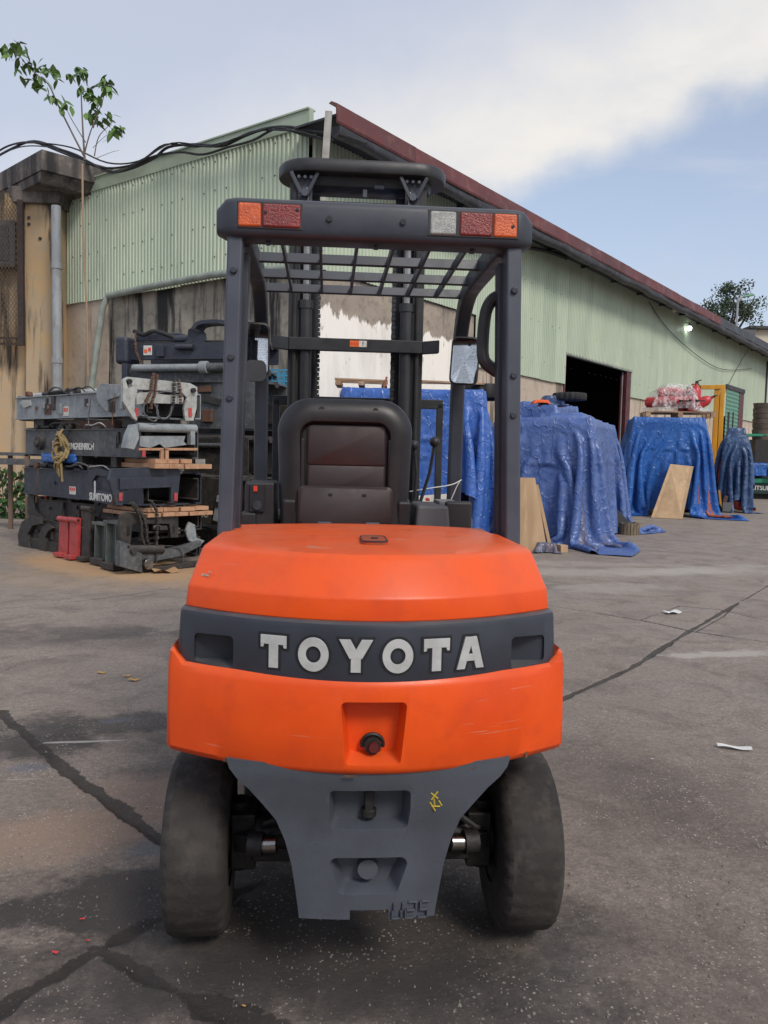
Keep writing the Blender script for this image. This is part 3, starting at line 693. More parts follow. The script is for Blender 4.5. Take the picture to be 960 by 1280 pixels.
    def sr(hw, z0, z1, y, r=.115, rb_=.06, n=7, bul=0.0):
        out = []
        for qx, qz, a0 in ((1, -1, -90), (1, 1, 0), (-1, 1, 90), (-1, -1, 180)):
            rr = r if qz > 0 else rb_
            for i in range(n + 1):
                a = R(a0 + i * 90 / n); x = qx * (hw - rr) + rr * math.cos(a); z = (z1 - rr if qz > 0 else z0 + rr) + rr * math.sin(a)
                x *= 1 - .15 * max(0, (1.25 - z)) / .3 - .05 * max(0, z - 1.35) / .2
                out.append((sc[0] + x, y + bul * (x / hw) ** 2, z))
        return out
    st = B(); st.loft([sr(.225, 1.04, 1.535, .76, bul=-.03), sr(.250, 1.01, 1.562, .70), sr(.2505, 1.01, 1.565, .655), sr(.245, 1.015, 1.56, .628), sr(.228, 1.03, 1.543, .612), sr(.195, 1.05, 1.512, .598, .07), sr(.166, 1.06, 1.482, .604, .05), sr(.156, 1.08, 1.470, .632, .04)])
    so = st.obj('seat_backrest', seatm, T, smooth=50)
    B().loft([sr(.232, 1.03, 1.545, .69), sr(.24, 1.05, 1.552, .78, bul=-.05), sr(.20, 1.08, 1.51, .83)]).obj('backrest_cushion', seatv, so, smooth=50)
    def rr2(x0, x1, z0, z1, y, r=.012, n=4):
        return [(( x1 - r if qx > 0 else x0 + r) + r * math.cos(R(a0 + i * 90 / n)), y, (z1 - r if qz > 0 else z0 + r) + r * math.sin(R(a0 + i * 90 / n))) for qx, qz, a0 in ((1, -1, -90), (1, 1, 0), (-1, 1, 90), (-1, -1, 180)) for i in range(n + 1)]
    px0, px1 = sc[0] - .135, sc[0] + .145
    B().loft([rr2(px0, px1, 1.326, 1.468, .640), rr2(px0, px1, 1.326, 1.468, .622), rr2(px0 + .004, px1 - .004, 1.329, 1.465, .6195)]).obj('back_panel', seatp, so, smooth=40)
    B().loft([rr2(px0, px1, 1.20, 1.324, .640), rr2(px0, px1, 1.20, 1.324, .622), rr2(px0 + .004, px1 - .004, 1.203, 1.321, .6195)]).obj('back_panel', seatp, so, smooth=40)
    B().box((sc[0] + .005, .632, 1.328), (.28, .012, .02)).obj('panel_strip', seatp, so)
    for s in (-1, 1): B().box((sc[0] + .005 + s * .157, .617, 1.32), (.016, .02, .20)).obj('panel_rib', seatm, so, bevel=.005)
    pk = B(); pk.loft([rr2(sc[0] - .165, sc[0] + .172, 1.105, 1.252, .618, .02), rr2(sc[0] - .165, sc[0] + .172, 1.105, 1.252, .585, .02), rr2(sc[0] - .158, sc[0] + .165, 1.112, 1.246, .578, .02)])
    pko = pk.obj('document_pocket', seatp, so, smooth=40)
    for x in (-.05, .07): B().box((sc[0] + x, .5765, 1.222), (.014, .003, .008)).obj('rivet', edge_d, pko)
    for x in (-.087, .105): B().cyl((sc[0] + x, .615, 1.522), (sc[0] + x, .603, 1.522), .011, seg=14).obj('bolt', edge_d, so)
    for s in (-1, 1):
        B().box((sc[0] + s * .205 + .01, .66, 1.14), (.05, .12, .14), (R(8), 0, 0)).obj('recliner_cover', blackp, so, bevel=.012)
    B().box((sc[0], .66, 1.085), (.46, .2, .06)).box((sc[0], .90, 1.10), (.44, .42, .12)).obj('seat_cushion', seatv, T, bevel=.03, seg=3)
    B().box((sc[0], .85, 1.0), (.36, .4, .12)).obj('seat_mount', blackp, T, bevel=.01)
    for x in (-.07, .10): B().box((sc[0] + x, .555, 1.118), (.05, .02, .018)).obj('seat_bracket', slate_l, T, bevel=.004)
    # --- controls
    sw = B(); C = Vector((-.03, 1.12, 1.28)); ax_ = Euler((R(-62), 0, 0)).to_matrix()
    sw.tube([C + ax_ @ Vector((.16 * math.cos(a), 0, .16 * math.sin(a))) for a in [2 * math.pi * i / 32 for i in range(32)]], .012, 8, closed=True)
    for a in (R(90), R(210), R(330)): sw.tube([C, C + ax_ @ Vector((.155 * math.cos(a), 0, .155 * math.sin(a)))], .009, 6)
    sw.cyl(C, C + Vector((0, .22, -.42)), .028); sw.obj('steering_wheel', blackp, T)
    lc = B(); lc.box((-.36, .76, 1.16), (.11, .20, .20)).box((-.40, .80, 1.05), (.06, .3, .2)); lco = lc.obj('side_console', blackp, T, bevel=.012)
    B().box((-.37, .655, 1.20), (.052, .012, .10)).obj('switch_panel', edge_d, lco, bevel=.003)
    B().box((-.375, .647, 1.235), (.014, .006, .02)).obj('red_switch', sticker_r, lco); B().cyl((-.368, .65, 1.175), (-.368, .642, 1.175), .017, seg=16).obj('key_dial', slate, lco)
    rc = B(); rc.box((.265, .72, 1.145), (.13, .26, .09), top=(.9, .95)).box((.35, .78, 1.12), (.13, .34, .06)); rco = rc.obj('armrest_console', mat('grey_console_plastic', (.10, .10, .105), rough=.45, bump=.1, bscale=400), T, bevel=.014)
    B().box((.36, .62, 1.13), (.10, .03, .15)).obj('console_end', blackp, rco, bevel=.012)
    B().box((.33, .74, 1.195), (.07, .16, .012)).obj('console_cover', mat('pale_console_plastic', (.20, .20, .20), rough=.4), rco, bevel=.003)
    for (x0, z0, x1, z1, yy) in ((.235, 1.19, .225, 1.40, .95), (.255, 1.18, .305, 1.415, .92)):
        lv = B(); lv.tube([(x0, yy, z0), ((x0 + x1) / 2 + .01, yy, (z0 + z1) / 2), (x1, yy - .02, z1)], .007, 8); l_ = lv.obj('control_lever', black, T)
        k = B(); bmesh.ops.create_uvsphere(k.bm, u_segments=14, v_segments=10, radius=.021); k.obj('lever_knob', blackp, l_, loc=(x1, yy - .02, z1 + .008))
    B().box((.27, .80, 1.20), (.016, .016, .012)).obj('red_button', sticker_r, T, bevel=.004)
    wr = B(); wr.tube(smooth_path([(.22, 1.0, 1.22), (.30, 1.0, 1.235), (.40, 1.05, 1.25), (.45, 1.1, 1.27)], 4), .0022, 5); wr.obj('loose_wire', white_p, T)
    wr = B(); wr.tube(smooth_path([(.435, 1.18, 1.0), (.41, 1.2, 1.12), (.44, 1.2, 1.22), (.46, 1.2, 1.26)], 4), .0022, 5); wr.obj('loose_wire', white_p, T)
    # scrape marks on the orange paint
    sm = mat('primer_scrape', (.55, .36, .25), (.3, .22, .18), scale=60, rough=.6); sc_ = B()
    for x, z, w_, h_, a in ((-.424, 1.048, .030, .006, .5), (-.435, 1.041, .018, .004, .6), (-.410, 1.058, .012, .003, .3)):
        sc_.box((x, curve_y(x, .46, -.3675, -.178) - .0008, z), (w_, .001, h_), (R(-28), a * .0, -.75))
    sc_.obj('paint_scrape', sm, up)
    cp = B()
    for x, z, w_, h_ in ((-.345, .609, .030, .007), (.40, .612, .008, .016), (.255, .602, .012, .004), (-.05, .601, .03, .004)):
        cp.box((x, curve_y(x, .517, -.411, -.235) + .001, z), (w_, .002, h_), (0, 0, math.atan(2 * .176 * x / .517 ** 2)))
    cp.obj('paint_chip', mat('bare_rust', (.16, .07, .035), (.08, .05, .035), scale=80, rough=.8), low)
    return T
def smooth_path(P, n):
    P = [Vector(p) for p in P]; out = []
    for i in range(len(P) - 1):
        p0, p1, p2, p3 = P[max(0, i - 1)], P[i], P[i + 1], P[min(len(P) - 1, i + 2)]
        for k in range(n):
            t = k / n; out.append(.5 * ((2 * p1) + (p2 - p0) * t + (2 * p0 - 5 * p1 + 4 * p2 - p3) * t * t + (3 * p1 - p0 - 3 * p2 + p3) * t ** 3))
    out.append(P[-1]); return out
build_forklift()

# ------------------------------------------------------------------ warehouse
RD = Vector((math.sin(R(37.3)), math.cos(R(37.3)), 0))          # along the long wall, away from the corner
RN = Vector((RD.y, -RD.x, 0))                                   # its outward normal (towards the yard)
LD = Vector((-math.sin(R(53.5)), math.cos(R(53.5)), 0))         # along the short wall, away from the corner
LN = Vector((-LD.y, LD.x, 0))
C0 = Vector((-1.55, 15.6, 0))
green_sheet = mat('pale_green_sheet', (.505, .58, .445), (.43, .505, .39), (.54, .60, .47), scale=.9, stretch=(1, 1, .25), rough=.45, rvar=.08, objvar=.045, spots=(.17, .15, .10), spot_scale=26, spot_lo=.745, bump=.03, bscale=30)
green_trim = mat('green_flashing', (.40, .47, .35), (.33, .40, .30), scale=1.2, rough=.5, spots=(.14, .12, .08), spot_scale=9, spot_lo=.68)
def wallmat(name, a, b_, c, streak=None, sfac=(.48, .62), paint=None, ptop=None, bump=.35):
    """rendered concrete with vertical stains; optional peeling paint below a ragged height"""
    M = bpy.data.materials.new(name); M.use_nodes = True; t = M.node_tree; L = t.links.new; P = t.nodes['Principled BSDF']
    g = N(t, 'ShaderNodeNewGeometry'); O = g.outputs['Position']
    def nz(s, d=7, r=.62, st=(1, 1, 1)):
        mp = N(t, 'ShaderNodeMapping'); mp.inputs['Scale'].default_value = st; L(O, mp.inputs[0])
        n = N(t, 'ShaderNodeTexNoise'); n.inputs['Scale'].default_value = s; n.inputs['Detail'].default_value = d; n.inputs['Roughness'].default_value = r; L(mp.outputs[0], n.inputs[0]); return n.outputs[0]
    def rmp(x, a, bb, lo=0, hi=1):
        n = N(t, 'ShaderNodeMapRange'); L(x, n.inputs[0])
        for i, v in enumerate((a, bb, lo, hi)): n.inputs[i + 1].default_value = v
        return n.outputs[0]
    def mix(f, a, c):
        n = N(t, 'ShaderNodeMix', data_type='RGBA'); L(f, n.inputs[0])
        for k, x in ((6, a), (7, c)):
            if isinstance(x, tuple): n.inputs[k].default_value = (*x, 1)
            else: L(x, n.inputs[k])
        return n.outputs[2]
    col = mix(rmp(nz(.9), .38, .62), a, b_); col = mix(rmp(nz(5, 8, .7), .5, .7), col, c)
    if streak: col = mix(rmp(nz(2.4, 7, .6, (1, 1, .10)), *sfac), col, streak)
    if paint:
        sp = N(t, 'ShaderNodeSeparateXYZ'); L(O, sp.inputs[0])
        ad = N(t, 'ShaderNodeMath', operation='MULTIPLY_ADD'); L(nz(2.2, 9, .72, (1, 1, .35)), ad.inputs[0]); ad.inputs[1].default_value = 1.1; L(sp.outputs[2], ad.inputs[2])
        f1 = rmp(ad.outputs[0], ptop + .58, ptop + .53); f2 = rmp(nz(3.2, 9, .75, (1, 1, .45)), .66, .60)
        mu = N(t, 'ShaderNodeMath', operation='MULTIPLY'); L(f1, mu.inputs[0]); L(f2, mu.inputs[1])
        col = mix(mu.outputs[0], col, mix(rmp(nz(2.0, 7, .65, (1, 1, .2)), .50, .78), paint, tuple(x * .74 for x in paint)))
    L(col, P.inputs['Base Color']); P.inputs['Roughness'].default_value = .88
    bp = N(t, 'ShaderNodeBump'); bp.inputs['Strength'].default_value = bump; bp.inputs['Distance'].default_value = .02
    L(nz(14, 8, .7), bp.inputs['Height']); L(bp.outputs[0], P.inputs['Normal'])
    return M
plinth_m = wallmat('beige_plinth', (.46, .38, .30), (.54, .45, .36), (.36, .29, .225), (.16, .125, .095), (.54, .64))
stain_m = wallmat('stained_concrete', (.24, .22, .18), (.38, .34, .28), (.16, .15, .12), (.022, .022, .022), (.46, .56))
paint_m = wallmat('peeling_white_wall', (.38, .32, .25), (.31, .26, .21), (.17, .15, .125), (.13, .115, .10), (.62, .74), paint=(.90, .85, .76), ptop=4.22)
ochre_m = wallmat('ochre_plaster', (.50, .345, .185), (.43, .33, .22), (.40, .34, .26), (.05, .04, .032), (.50, .59))
oldc_m = wallmat('weathered_concrete', (.16, .135, .12), (.10, .09, .085), (.24, .21, .18), (.03, .028, .028), (.46, .60))
dark_in = mat('interior_shade_colour', (.020, .022, .034), rough=.9)  # dimness of the room behind the door is put into this colour
rust_red = mat('rusty_red_flashing', (.135, .034, .034), (.095, .030, .031), (.19, .08, .065), scale=.8, rough=.6, spots=(.08, .04, .035), spot_scale=5, spot_lo=.64)
maroon = mat('maroon_door_paint', (.095, .016, .018), (.07, .015, .016), scale=2, rough=.5)
pvc = mat('grey_pvc', (.36, .38, .40), (.28, .30, .31), (.22, .22, .21), scale=3, stretch=(1, 1, .3), rough=.5)
soffit_m = mat('dark_soffit_steel', (.055, .055, .062), (.035, .036, .042), scale=2, rough=.7)
gutter_m = mat('dark_gutter', (.045, .047, .055), (.03, .03, .035), (.08, .08, .085), scale=1.5, rough=.55, bump=.3, bscale=6)

def along(o, d, t, n=None, k=0, z=0):
    p = o + d * t + (n * k if n else Vector()); return Vector((p.x, p.y, z))
def sheet_mesh(width, h, ribs, depth=.034):
    """one corrugated sheet: x 0..width, z 0..h, ribs towards -y"""
    xs, ys = [], []; p = width / ribs
    for i in range(ribs):
        for fx_, fy in ((0, 0), (.22, 0), (.36, 1), (.64, 1), (.78, 0)): xs.append(p * (i + fx_)); ys.append(-depth * fy)
    xs.append(width + .006); ys.append(-.0015)
    n = len(xs); V = []
    for z in (0, h):
        for x, y in zip(xs, ys): V.append((x, y, z))
    Fc = [(i, i + 1, n + i + 1, n + i) for i in range(n - 1)]
    me = bpy.data.meshes.new('wall_sheet'); me.from_pydata(V, [], Fc); me.materials.append(green_sheet); return me
def wall_frame(name_parent, o, d):
    return math.atan2(d.y, d.x)
def build_warehouse():
    T = thing('warehouse', 'long warehouse clad in pale green corrugated sheets with rusty red eaves flashing', 'warehouse', C0)
    loc = lambda p: Vector(p) - C0
    def slab(name, a, b, z0, z1, n, th, m, parent=T, bevel=0, off=0):
        """upright slab from a to b, outer face at offset off along n, thickness th inwards"""
        q = B(); pa, pb = loc(a), loc(b); pts = [pa + n * off, pb + n * off, pb + n * (off - th), pa + n * (off - th)]
        q.loft([[(p.x, p.y, z0) for p in pts], [(p.x, p.y, z1) for p in pts]]); return q.obj(name, m, parent, bevel=bevel, smooth=0)
    ra, la = math.atan2(RD.y, RD.x), math.atan2(LD.y, LD.x)
    LEN_R, LEN_L = 62.0, 9.0
    door0, door1, dtop = 11.35, 17.35, 4.62
    # solve the door and the step of the plinth from what the long wall shows
    def t_at(px, py=450):
        d = ray(px, py); # intersection of the sight line with the long wall
        A = np.array([[RD.x, -d.x], [RD.y, -d.y]]); s = np.linalg.solve(A, [-C0.x, -C0.y]); return s[0], s[1]
    door0, door1 = t_at(705, 450)[0], t_at(787, 470)[0]
    dtop = at(705, 443, t_at(705, 443)[1]).z; step = t_at(592, 420)[0]
    z_hi, z_lo = 4.95, 3.74; ztop = 7.46
    slab('white_wall', along(C0, RD, 0), along(C0, RD, step), 0, z_hi, RN, .25, paint_m, off=.0)
    slab('plinth', along(C0, RD, step + .002), along(C0, RD, door0), 0, z_lo, RN, .25, plinth_m)
    slab('plinth', along(C0, RD, door1), along(C0, RD, LEN_R), 0, z_lo, RN, .25, plinth_m)
    for (z, k) in ((z_hi, 0), ): 
        slab('coping', along(C0, RD, 0.05), along(C0, RD, step), z, z + .035, RN, .1, oldc_m, off=.025)
    slab('stained_wall', along(C0, LD, .003), along(C0, LD, 6.4), 0, 5.0, LN, .25, stain_m)
    slab('streaked_wall', along(C0, LD, 6.403), along(C0, LD, LEN_L), 0, 5.0, LN, .25, plinth_m, off=.02)
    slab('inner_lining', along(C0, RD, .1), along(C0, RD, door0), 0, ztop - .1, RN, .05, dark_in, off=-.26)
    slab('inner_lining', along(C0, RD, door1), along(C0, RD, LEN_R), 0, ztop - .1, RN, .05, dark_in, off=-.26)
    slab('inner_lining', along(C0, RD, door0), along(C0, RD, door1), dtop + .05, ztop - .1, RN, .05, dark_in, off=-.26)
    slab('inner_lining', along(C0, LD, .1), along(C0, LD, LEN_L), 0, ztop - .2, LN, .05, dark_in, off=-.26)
    # corrugated sheets, one object each
    cache = {}
    W_ = .92
    def sheets(o, d, n, t0, t1, z0f, z1, side):
        t = t0; ang = math.atan2(d.y, d.x)
        while t < t1 - .02:
            w = min(W_, t1 - t); z0 = z0f(t + w / 2)
            key = (round(w, 3), round(z1 - z0, 2))
            if key not in cache: cache[key] = sheet_mesh(w, z1 - z0, max(1, round(w / .115)))
            jz = random.uniform(-.012, .012)
            p = loc(along(o, d, t if side > 0 else t + w, n, .05 + random.uniform(0, .006)))
            q = link('wall_sheet', cache[key], None, T, (p.x, p.y, z0 + jz), (R(random.uniform(-.1, .1)), 0, ang if side > 0 else ang + math.pi))
            t += W_
    sheets(C0, RD, RN, 0, step, lambda t: z_hi + .02, ztop, 1)
    sheets(C0, RD, RN, step, door0, lambda t: z_lo - .04, ztop, 1)
    sheets(C0, RD, RN, door0, door1, lambda t: dtop, ztop, 1)
    sheets(C0, RD, RN, door1, LEN_R, lambda t: z_lo - .04, ztop, 1)
    sheets(C0, LD, LN, 0, LEN_L - .35, lambda t: 4.97, 7.60, -1)
    # flashing band and roof edge
    slab('verge_flashing', along(C0, LD, -.05), along(C0, LD, LEN_L), 7.54, 7.84, LN, .12, green_trim, off=.10)
    slab('verge_lip', along(C0, LD, -.05), along(C0, LD, LEN_L), 7.84, 7.87, LN, .20, green_trim, off=.13)
    q = B(); a, b = loc(along(C0, RD, -.35, RN, .95)), loc(along(C0, RD, 0, RN, .95))
    e0, e1 = along(C0, RD, -.40, RN, .95), along(C0, RD, LEN_R, RN, .95)
    tr = t_at(880, 380)[0] - 1.0
    # red flashing in lengths that overlap a little, as folded metal does
    t = -.40; k = 0
    while t < tr:
        t2 = min(t + 2.4, tr); o_ = .004 * (k % 2)
        f = B(); pa, pb = loc(along(C0, RD, t)), loc(along(C0, RD, t2 + .05)); sag = random.uniform(-.012, .012)
        prof = [(1.00 + o_, 7.26), (1.02 + o_, 7.30), (1.00 + o_, 7.60), (.86, 7.67 + o_), (.80, 7.64), (.97, 7.56), (.985, 7.28)]
        f.loft([[(p.x + RN.x * u, p.y + RN.y * u, z + sg) for u, z in prof] for p, sg in ((pa, sag), (pb, sag * .3))]); f.obj('roof_flashing', rust_red, T, smooth=0); t += 2.4; k += 1
    slab('roof_flashing', along(C0, RD, tr + .05), e1 - RN * .95, 7.28, 7.62, RN, .05, gutter_m, off=1.0)
    # gutter below the flashing
    g = B(); pa, pb = loc(along(C0, RD, -.30)), loc(along(C0, RD, LEN_R)); prof = [(.98, 7.27), (.985, 7.14), (.93, 7.08), (.82, 7.08), (.77, 7.14), (.77, 7.27)]
    rings = []
    for i in range(80):
        p = pa.lerp(pb, i / 79); dz = .03 * math.sin(i * 1.7) + random.uniform(-.012, .012); bulge = random.uniform(-.02, .03)
        rings.append([(p.x + RN.x * (u + bulge), p.y + RN.y * (u + bulge), z + dz * (z < 7.2)) for u, z in prof])
    g.loft(rings); g.obj('gutter', gutter_m, T, smooth=50)
    # soffit with purlin ends and struts
    q = B(); A = [loc(along(C0, RD, -.35, RN, .97)), loc(along(C0, RD, LEN_R, RN, .97)), loc(along(C0, RD, LEN_R, RN, -.1)), loc(along(C0, RD, -.35, RN, -.1))]
    q.loft([[(p.x, p.y, 7.42) for p in A], [(p.x, p.y, 7.46) for p in A]]); q.obj('soffit', soffit_m, T, smooth=0)
    t = .3
    while t < 44:
        s = B(); p0 = loc(along(C0, RD, t, RN, .06, 7.22)); p1 = loc(along(C0, RD, t, RN, .9, 7.38)); p2 = loc(along(C0, RD, t, RN, .0, 7.38))
        s.tube([p2, p1], 0, flat=(.06, .08)); s.obj('eaves_strut', soffit_m, T, smooth=0); t += 2.4
    # roof behind the edges
    q = B(); A = [loc(along(C0, RD, .15, RN, .84)), loc(along(C0, RD, LEN_R, RN, .84)), loc(along(C0, RD, LEN_R, RN, -16)), loc(along(C0, RD, .15, RN, -16))]
    q.loft([[(p.x, p.y, z) for p, z in zip(A, (7.50, 7.50, 7.3, 7.3))], [(p.x, p.y, z) for p, z in zip(A, (7.54, 7.54, 7.34, 7.34))]]); q.obj('roof', mat('roof_sheet', (.22, .13, .11), rough=.6), T, smooth=0)
    # post under the roof corner
    p = at(411, 140, 14.75); p2 = at(404, 240, 14.75)
    s = B(); s.tube([p - C0, p2 - C0, Vector((p2.x - .06, p2.y, 4.9)) - C0], 0, flat=(.12, .10)); s.obj('corner_post', mat('whitewashed_post', (.42, .41, .38), (.30, .28, .26), scale=4, rough=.8), T)
    # door opening with maroon jamb and dark room behind
    slab('door_jamb', along(C0, RD, door1 - .42), along(C0, RD, door1), 0, dtop - .03, RN, .14, maroon, off=.06)
    slab('door_jamb', along(C0, RD, door0), along(C0, RD, door0 + .10), 0, dtop - .03, RN, .14, maroon, off=.03)
    slab('door_lintel', along(C0, RD, door0 - .05), along(C0, RD, door1 + .05), dtop - .03, dtop + .06, RN, .12, soffit_m, off=.075)
    for t in (door1 - .62, door1 - .52): slab('door_rail', along(C0, RD, t), along(C0, RD, t + .03), 0, dtop - .05, RN, .05, pvc if t > door1 - .55 else maroon, off=-.05)
    q = B(); q.box((0, 0, 0), (.1, .1, .1)); 
    A = [loc(along(C0, RD, door0 - 1, RN, -5)), loc(along(C0, RD, door1 + 1, RN, -5))]
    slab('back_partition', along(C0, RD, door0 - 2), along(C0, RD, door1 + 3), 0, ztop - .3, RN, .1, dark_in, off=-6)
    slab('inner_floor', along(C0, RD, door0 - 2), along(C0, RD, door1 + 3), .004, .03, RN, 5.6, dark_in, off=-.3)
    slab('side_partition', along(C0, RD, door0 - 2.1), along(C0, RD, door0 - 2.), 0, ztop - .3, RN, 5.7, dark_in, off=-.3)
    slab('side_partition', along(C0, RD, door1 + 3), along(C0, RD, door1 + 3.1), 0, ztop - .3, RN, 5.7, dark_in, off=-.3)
    # green roller shutter farther along
    s0, s1 = t_at(905, 500)[0], t_at(921, 500)[0]; zt = at(912, 489, t_at(912, 489)[1]).z
    sh = B(); n_ = 26; A0, A1 = loc(along(C0, RD, s0)), loc(along(C0, RD, s1)); rings = []
    for i in range(n_ * 2 + 1):
        z = zt * i / (n_ * 2); u = .09 + (.03 if i % 2 else 0); rings.append([(A0.x + RN.x * u, A0.y + RN.y * u, z), (A1.x + RN.x * u, A1.y + RN.y * u, z)])
    sh.loft(rings, closed=False, cap=False); sh.obj('roller_shutter', mat('green_shutter', (.11, .27, .19), (.09, .22, .16), rough=.5), T, smooth=0)
    slab('shutter_jamb', along(C0, RD, s1), along(C0, RD, s1 + .9), 0, zt + .05, RN, .1, maroon, off=.12)
    slab('shutter_box', along(C0, RD, s0 - .2), along(C0, RD, s1 + .95), zt + .05, zt + .25, RN, .2, soffit_m, off=.16)
    pd = t_at(955, 480)[0]
    d = B(); p = along(C0, RD, pd, RN, .12); d.cyl(Vector((p.x, p.y, 0)) - C0, Vector((p.x, p.y, 7.2)) - C0, .06, seg=10); d.obj('downpipe', soffit_m, T)
    return T, t_at
WH, t_at = build_warehouse()
def wall_pt(px, py, off=.1):
    t, k = t_at(px, py); p = at(px, py, k); return p + RN * off
def left_pt(px, py, off=.1):
    d = ray(px, py); A = np.array([[LD.x, -d.x], [LD.y, -d.y]]); s = np.linalg.solve(A, [-C0.x, -C0.y]); return at(px, py, s[1]) + LN * off
def tubething(name, label, cat, pts, r, m, group=None, seg=8, sm=5):
    o = B().tube(smooth_path(pts, sm), r, seg).obj(name, m); return setp(o, label, cat, group)
# pipes and cables on the walls
cable_m = mat('black_cable', (.015, .015, .017), (.03, .03, .032), rough=.6)
dp = B(); P0, P1 = at(70, 245, 19.2), at(73, 600, 19.2); P0.x += .0
dp.cyl(Vector((P1.x, P1.y, 0)), (P1.x - .02, P1.y, 7.05), .11, seg=20)
for z in (1.2, 3.4, 5.6): dp.cyl((P1.x - .01, P1.y, z), (P1.x - .01, P1.y, z + .14), .125, seg=20)
setp(dp.obj('downpipe', pvc), 'thick grey plastic downpipe between the ochre pillar and the green corrugated wall', 'pipe')
q = [left_pt(p[0], p[1], .22) for p in ((388, 337), (345, 340), (275, 346), (200, 360), (145, 372))]; q2 = left_pt(127, 492, .30)
q.append(Vector((q[-1].x - .12, q[-1].y, q[-1].z - .25))); q.append(q2); q.append(Vector((q2.x - .25, q2.y - .05, .3)))
setp(B().tube(q, .075, 12).obj('water_pipe', mat('pale_green_pipe', (.30, .34, .30), (.22, .25, .22), scale=4, rough=.55)), 'pale green pipe running along the stained wall and bending down behind the masts', 'pipe')
paths = [[(0, 205), (28, 190), (56, 181), (90, 192), (120, 205), (150, 219), (175, 216), (205, 203), (224, 189), (258, 186), (290, 188), (318, 176), (345, 167), (372, 165), (400, 170), (440, 176), (470, 186)],
         [(0, 202), (25, 187), (56, 183), (95, 197), (140, 214), (178, 212), (210, 200), (240, 196), (268, 199), (300, 190), (330, 182), (362, 167), (395, 176), (430, 182)],
         [(30, 186), (60, 184), (105, 190), (150, 209), (190, 207), (222, 187), (262, 190), (300, 184), (335, 171), (380, 171), (410, 178)],
         [(0, 208), (40, 190), (80, 190), (115, 200), (155, 222), (190, 210), (232, 186), (280, 191), (310, 181), (340, 172), (352, 168)]]
for i, (pl, lab, rr) in enumerate(zip(paths, ('thick black cable sagging along the green verge flashing, the upper one of the bundle', 'black cable looping lowest along the flashing and onto the concrete canopy', 'thin black cable twisted round the bundle above the corrugated short wall', 'slim black cable that droops deepest where the canopy meets the green flashing'), (.030, .024, .018, .015))):
    tubething('overhead_cable', lab, 'cable', [left_pt(x, y, .28 + .03 * i) for x, y in pl], rr, cable_m, 'black cables along the short wall')
for i, (pl, lab) in enumerate((([(652, 310), (680, 316), (702, 324)], 'short dark conduit under the eaves just right of the forklift guard'), ([(735, 330), (760, 350), (790, 357), (820, 358)], 'dark cable sagging under the gutter in the middle of the long wall'),
                               ([(806, 378), (830, 412), (870, 447), (900, 462), (935, 461)], 'thin wire hanging in a long curve across the far green wall'), ([(935, 430), (912, 470), (898, 500)], 'thin wire slanting down the far wall beside the green shutter'))):
    tubething('wall_cable', lab, 'cable', [wall_pt(x, y, .16) for x, y in pl], (.05, .06, .014, .012)[i], cable_m)
# lit bulb and floodlight on the long wall
p = wall_pt(854, 411, .25); lb = thing('wall_lamp', 'small lit white bulb hanging from a bracket on the green wall', 'lamp', p)
em = bpy.data.materials.new('lit_bulb'); em.use_nodes = True; em.node_tree.nodes['Principled BSDF'].inputs['Emission Color'].default_value = (.9, 1, .95, 1); em.node_tree.nodes['Principled BSDF'].inputs['Emission Strength'].default_value = 9
k = B(); bmesh.ops.create_uvsphere(k.bm, u_segments=12, v_segments=8, radius=.10); k.obj('bulb', em, lb)
B().tube([(0, 0, .10), (0, 0, .22), -RN * .2 + Vector((0, 0, .26))], .025, 6).cyl((0, 0, .08), (0, 0, .16), .06, .05, 10).obj('bracket', soffit_m, lb)
p = wall_pt(836, 387, .3); lb = thing('floodlight', 'pair of small unlit white lamps under the eaves left of the lit bulb', 'lamp', p)
for dx in (-.12, .12): B().cyl((dx, 0, 0), (dx + .02, -.12, -.08), .07, .09, 12).obj('lamp_head', white_p, lb)
B().box((0, .1, .08), (.3, .2, .05)).obj('bracket', soffit_m, lb)

